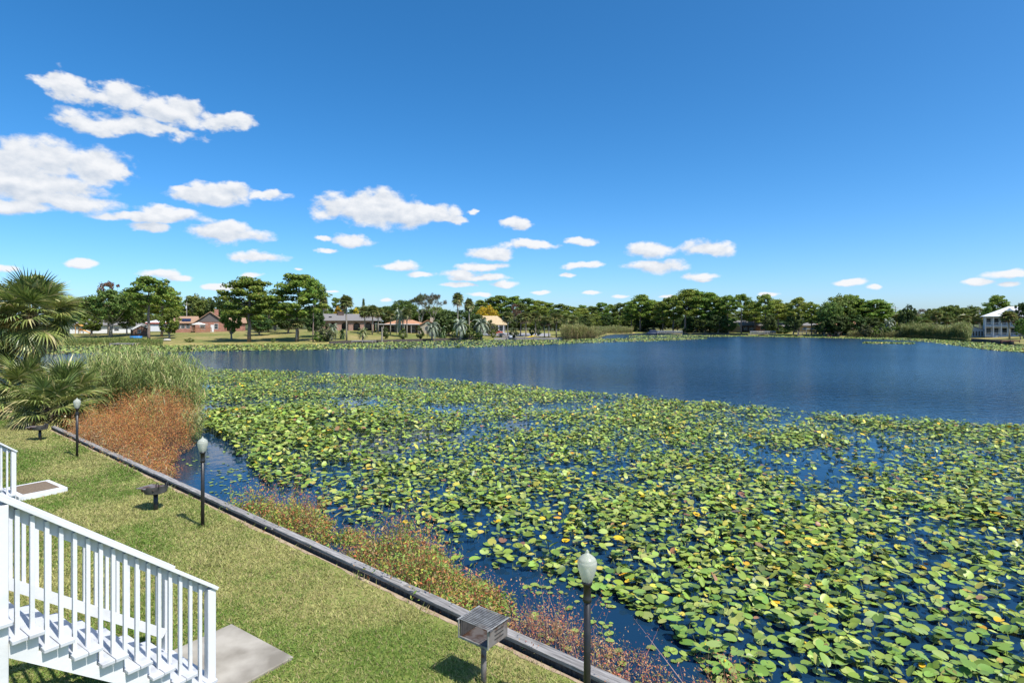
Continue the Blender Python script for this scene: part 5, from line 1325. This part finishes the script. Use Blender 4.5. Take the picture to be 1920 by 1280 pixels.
# ------------------------------------------------------------------ white stairs
U=Vector((math.sin(math.radians(34)),math.cos(math.radians(34)),0))
RUN,RISE=.226,.179
def stair(label,E,nst,foot):
    rz=math.atan2(U.y,U.x); o=thing('staircase',label,'staircase',(E[0],E[1],LAWN),rz)
    # local x runs down the flight, local y towards the far side; y=0 is the near railing
    m_s=RISE/RUN; Wd=1.0; yo=-.13; yf=Wd+.05; L=nst*RUN; HR=1.05
    nose=lambda s:RISE+s*m_s                                       # tread height s metres up the flight
    for i in range(nst):
        xa=.02-i*RUN; z=RISE*(i+1)
        for k in range(2):
            x1=xa-k*.118; MB().box(x1-.113,yo+R.uniform(-.006,.006),z-.036,x1,yf,z+R.uniform(-.002,.002)).build('tread_board',M['shade'],o,bevel=.004)
    for yy in (yo+.075,yf-.11):
        poly=[(.0,-.02)]
        for i in range(nst): poly+= [(-i*RUN-.005,RISE*(i+1)-.038),(-(i+1)*RUN-.005,RISE*(i+1)-.038)]
        poly+=[(-nst*RUN,nst*RISE-.15),(-.17,-.02)]
        MB().prism(poly,yy,yy+.045).build('stringer',M['white'],o)
    for yy,nm in ((0.,0),(Wd,1)):
        zt=HR+RISE
        MB().box(-.045,yy-.045,-.05,.045,yy+.045,zt-.045).build('newel_post',M['white'],o,bevel=.005)
        MB().box(-1.92,yy-.07,-.05,-1.80,yy+.05,zt+1.80*m_s-.04).build('newel_post',M['white'],o,bevel=.006)
        sgn=1 if nm==0 else -1
        cap_a=Vector((.06,yy,zt-.06*m_s-.018)); cap_b=Vector((-L,yy,zt+L*m_s-.018))
        MB().bar(cap_a,cap_b,.135,.036).build('handrail',M['white'],o,bevel=.004)
        off=.036*sgn if nm==0 else -.036
        MB().bar((-.05,yy+off,zt+.05*m_s-.095),(-L,yy+off,zt+L*m_s-.095),.034,.10).build('top_rail_board',M['white'],o)
        if nm==1: MB().bar((-.05,yy+off,nose(.05)+.17),(-L,yy+off,nose(L)+.17),.036,.10).build('lower_rail_board',M['white'],o)
        k=0; s_=.115
        while s_<L-.05:
            if abs(s_-1.86)>.085:
                zb=RISE*(math.floor((s_+.02)/RUN)+1)+.001 if nm==0 else nose(s_)+.13
                MB().box(-s_-.0165,yy-.0165,zb,-s_+.0165,yy+.0165,zt+s_*m_s-.05).build('baluster',M['white'],o)
            s_+=.1075
    zl=RISE*nst
    MB().box(-L-1.6,yo,zl-.04,-L-.03,yf+1.2,zl).build('landing',M['white'],o)
    for xx,yy in ((-L-1.5,yo+.05),(-L-.12,yo+.05),(-L-1.5,yf+1.1),(-L-.12,yf+1.1)): MB().box(xx-.06,yy-.06,-.05,xx+.06,yy+.06,zl-.042).build('landing_post',M['white'],o)
    return o
E1=at(394,1093,6.52)
stair('white wooden staircase with balusters in the near left corner',(E1.x,E1.y),13,0)
E2=Vector((at(25,0,13.5).x,13.5))
stair('white staircase farther along the lawn, cut off by the left edge',(E2.x,E2.y),13,1)
rz=math.atan2(U.y,U.x)
pd=thing('concrete_pad','weathered concrete pad at the foot of the near staircase','pad',(E1.x,E1.y,LAWN),rz)
m_=MB().box(-.3,-.24,-.1,.92,1.16,.035); m_.build('slab',M['conc'],pd,bevel=.01)
pf=thing('step_platform','low white framed step box with brown mat by the far staircase','platform',(E2.x,E2.y,LAWN),rz)
MB().box(.06,-.15,-.02,1.02,1.1,.11).build('frame',M['white'],pf,bevel=.008)
MB().box(.18,.0,.112,.90,.95,.122).build('door_mat',M['mat'],pf)

# ------------------------------------------------------------------ lamps
def lamp(label,x,y,H=1.87):
    o=thing('lamp_post',label,'lamp post',(x,y,LAWN),R.uniform(0,6),'lamp posts along the bulkhead'); g0=H-.33
    MB().tube([(0,0,-.3),(0,0,g0)],.036,16).build('post',M['black'],o,True)
    MB().lathe([(.037,g0-.20),(.046,g0-.195),(.046,g0-.16),(.040,g0-.15),(.040,g0-.03),(.052,g0-.02),(.055,g0+.015),(.03,g0+.02)],16).build('collar',M['black'],o,True)
    n=32; prof=[(.046,.0),(.056,.02),(.078,.085),(.094,.145),(.100,.195),(.098,.212),(.090,.222),(.092,.23),(.080,.246),(.055,.268),(.030,.284),(.018,.296),(.013,.306),(.016,.312),(.008,.326),(0,.33)]
    m_=MB().lathe([(r0*1.0,z0+g0+.005) for r0,z0 in prof],n)
    m_.v=[(x_*(1+(.02*math.cos(16*math.atan2(y_,x_)) if .02<z_-g0<.21 else 0)),y_*(1+(.02*math.cos(16*math.atan2(y_,x_)) if .02<z_-g0<.21 else 0)),z_) for x_,y_,z_ in m_.v]
    gl=m_.build('globe',M['globe'],o,True)
    MB().lathe([(.016,.02),(.03,.06),(.034,.09),(.026,.12),(0,.135)],12,(0,0,g0)).build('bulb',M['bulb'],o,True)
p=on(380,988,LAWN); lamp('black lamp post standing right of the middle grill',p.x,p.y)
p=on(144.5,857.7,LAWN); lamp('farthest black lamp post, in front of the palmettos',p.x,p.y)
lamp('nearest black lamp post with ribbed acorn globe, right of the open grill',(1101-960)/F*5.87,5.87)

# ------------------------------------------------------------------ grills
gx,gy=-.33,6.66
g=thing('park_grill','open steel box grill with slatted grate nearest the camera','grill',(gx,gy,LAWN),math.atan2(-.6,.8))
a_,b_,hb,z0=.21,.18,.20,.55
MB().tube([(0,0,-.2),(0,0,z0)],.033,12).build('post',M['rust'],g,True)
MB().box(-a_,-b_,z0,a_,b_,z0+.008).build('bottom_plate',M['rust'],g)
MB().box(-a_,b_-.008,z0+.009,a_,b_,z0+hb).build('back_plate',M['iron'],g)
m_=MB().box(a_-.008,-b_,z0+.009,a_,b_-.009,z0+hb); m_.build('side_plate',M['rust'],g)
m_=MB().box(-a_,-b_,z0+.009,-a_+.008,b_-.009,z0+hb); m_.build('side_plate',M['iron'],g)
for k in range(3):
    zz=z0+.05+.045*k; MB().box(a_+.001,-.06,zz,a_+.004,.10,zz+.014).build('adjusting_slot',M['dark'],g)
MB().box(-a_,-b_-.012,z0-.002,a_,-b_-.001,z0+.022).build('front_lip',M['grate'],g)
for k in range(13):
    yy=-b_-.01+(2*b_+.02)*(k+.5)/13; MB().tube([(-a_-.015,yy,z0+hb+.014),(a_+.015,yy,z0+hb+.014)],.0062,6).build('grate_bar',M['grate'],g)
for xx in (-a_-.016,a_+.016): MB().tube([(xx,-b_-.03,z0+hb+.014),(xx,b_+.01,z0+hb+.014)],.008,6).build('grate_frame',M['grate'],g)
for k in range(5):
    MB().tube([(a_+.03+.012*k,-b_-.02-.012*k*0,z0+hb+.014),(a_+.03+.012*k,-b_+.03,z0+hb+.014)],.009,8).build('coil_handle',M['iron'],g) if k<2 else None
for xx in (-a_-.01,a_+.01): MB().tube([(xx,-b_-.01,z0),(xx,-b_-.01,z0+hb+.01)],.009,6).build('front_upright',M['grate'],g)
def round_grill(label,x,y,rz):
    o=thing('pedestal_grill',label,'grill',(x,y,LAWN),rz,'pedestal grills'); z0=.40
    MB().tube([(0,0,-.2),(0,0,z0)],.048,12).build('post',M['black'],o,True)
    MB().lathe([(.02,z0-.02),(.2,z0-.012),(.215,z0+.004),(.02,z0+.006)],24).build('bowl',M['iron'],o,True)
    m_=MB(); n=22; pts=[]
    for k in range(n+1):
        a=-2.0+4.0*k/n; pts.append((math.cos(a)*.25,math.sin(a)*.25,.16 if k>n*.12 and k<n*.88 else .10))
    vs=[];fs=[]
    for px_,py_,hh in pts: vs+=[(px_*.9,py_*.9,z0),(px_,py_,z0+hh),(px_*.965,py_*.965,z0+hh),(px_*.865,py_*.865,z0)]
    for k in range(n):
        for q in range(4): fs.append((4*k+q,4*k+(q+1)%4,4*k+4+(q+1)%4,4*k+4+q))
    fs+=[(3,2,1,0),(4*n,4*n+1,4*n+2,4*n+3)]
    m_.add(vs,fs); m_.build('rim_wall',M['iron'],o)
    m_=MB(); m_.add([(-.36,-.2,z0+.09),(-.36,.2,z0+.09),(.18,.2,z0+.09),(.18,-.2,z0+.09),(-.36,-.2,z0+.098),(-.36,.2,z0+.098),(.18,.2,z0+.098),(.18,-.2,z0+.098)],[(0,1,2,3),(7,6,5,4),(0,4,5,1),(1,5,6,2),(2,6,7,3),(3,7,4,0)]); m_.build('cooking_plate',M['rust'],o)
    MB().box(-.33,-.1,z0-.01,-.16,.1,z0+.05).build('ash_lip',M['rust'],o)
    for yy in (-.12,.1):
        MB().tube([(.16,yy,z0+.10),(.165,yy,z0+.22),(.19,yy,z0+.255),(.23,yy,z0+.25),(.25,yy,z0+.20),(.245,yy,z0+.15)],.009,8).build('handle',M['black'],o,True)
    return o
p=on(292,955,LAWN); round_grill('pedestal grill with two loop handles, left of the middle lamp post',p.x,p.y,-.35)
p=on(75,825,LAWN); round_grill('small dark pedestal grill in front of the palmettos, far end of lawn',p.x,p.y,.2)

# ------------------------------------------------------------------ grass
r_=np.random.default_rng(70); N=2500000
x=r_.uniform(-24,7,N); y=r_.uniform(3.2,27,N)
px=960+F*x/y; py=HOR+F*(ZC-LAWN)/y
dist=np.hypot(x,y); k=(wall_off(x,y)<-.03)&(px>-160)&(px<1500)&(py<1420)
dn=wall_off(x,y); k&=(r_.random(N)<np.clip((-dn-.10+.12*vnoise(x,y,3.,5))/.25,.05,1))
k&=(r_.random(N)<np.interp(dist,[5,9,14,26],[1,.85,.6,.5]))
lx=(x-E1.x)*U.x+(y-E1.y)*U.y; ly=-(x-E1.x)*U.y+(y-E1.y)*U.x
k&=~((lx>-.32)&(lx<.93)&(ly>-.26)&(ly<1.17))
lx=(x-E2.x)*U.x+(y-E2.y)*U.y; ly=-(x-E2.x)*U.y+(y-E2.y)*U.x
k&=~((lx>.0)&(lx<1.03)&(ly>-.16)&(ly<1.12))
for gxy in (on(292,955,LAWN),on(75,825,LAWN)):
    k&=(r_.random(N)<np.clip((np.hypot(x-gxy.x,y-gxy.y)-.12)/.3,.12,1))
k&=(r_.random(N)<np.clip((.86-vnoise(x,y,.8,41))/.12,.25,1))
x,y=x[k],y[k]; n=len(x); dist=dist[k]
pn=.5*vnoise(x,y,.55,21)+.3*vnoise(x,y,1.7,22)+.2*vnoise(x,y,5,23)+r_.normal(0,.10,n)
dry=np.clip((pn-.36)/.24,0,1)[:,None]
gc=np.array([.15,.24,.042])*(1-dry)+np.array([.40,.388,.145])*dry
gc=gc*(1+r_.normal(0,.22,(n,1))); straw=r_.random(n)<.10; gc[straw]=np.array([.40,.32,.17])*(1+r_.normal(0,.15,(straw.sum(),1)))
gc=np.clip(gc,.01,1)
h=(.024+.026*r_.random(n)); wd=np.interp(dist,[5,10,25],[.0055,.009,.019])
a=r_.random(n)*6.28; s_=np.column_stack([np.cos(a),np.sin(a),np.zeros(n)])*wd[:,None]
posts_=[(0.77,5.87),tuple(on(380,988,LAWN)[:2]),tuple(on(144.5,857.7,LAWN)[:2]),(gx,gy),(E1.x,E1.y)]
near_p=np.min([np.hypot(x-a_p,y-b_p) for a_p,b_p in posts_],axis=0)
h=h*(1+1.3*np.exp(-(near_p/.16)**2)+1.4*(vnoise(x,y,2.3,31)>.72)*np.exp(-((-wall_off(x,y)-.12)/.12)**2)+.5*(vnoise(x,y,1.3,33)>.78))
ln=r_.normal(0,.8,(n,2))*h[:,None]
P=np.column_stack([x,y,np.full(n,LAWN-.002)])
V=np.stack([P-s_,P+s_,P+np.column_stack([ln[:,0],ln[:,1],h])],1).reshape(-1,3)
tag(link('lawn_grass',polymesh('lawn_grass',V,np.arange(3*n).reshape(-1,3),M['grass'],np.repeat(gc,3,0))),'short green and straw blades of the mown lawn','grass',kind='stuff')
print('grass',n,'pads',len(pos),'tris',sum(len(m.loops)-2*len(m.polygons) for m in bpy.data.meshes))
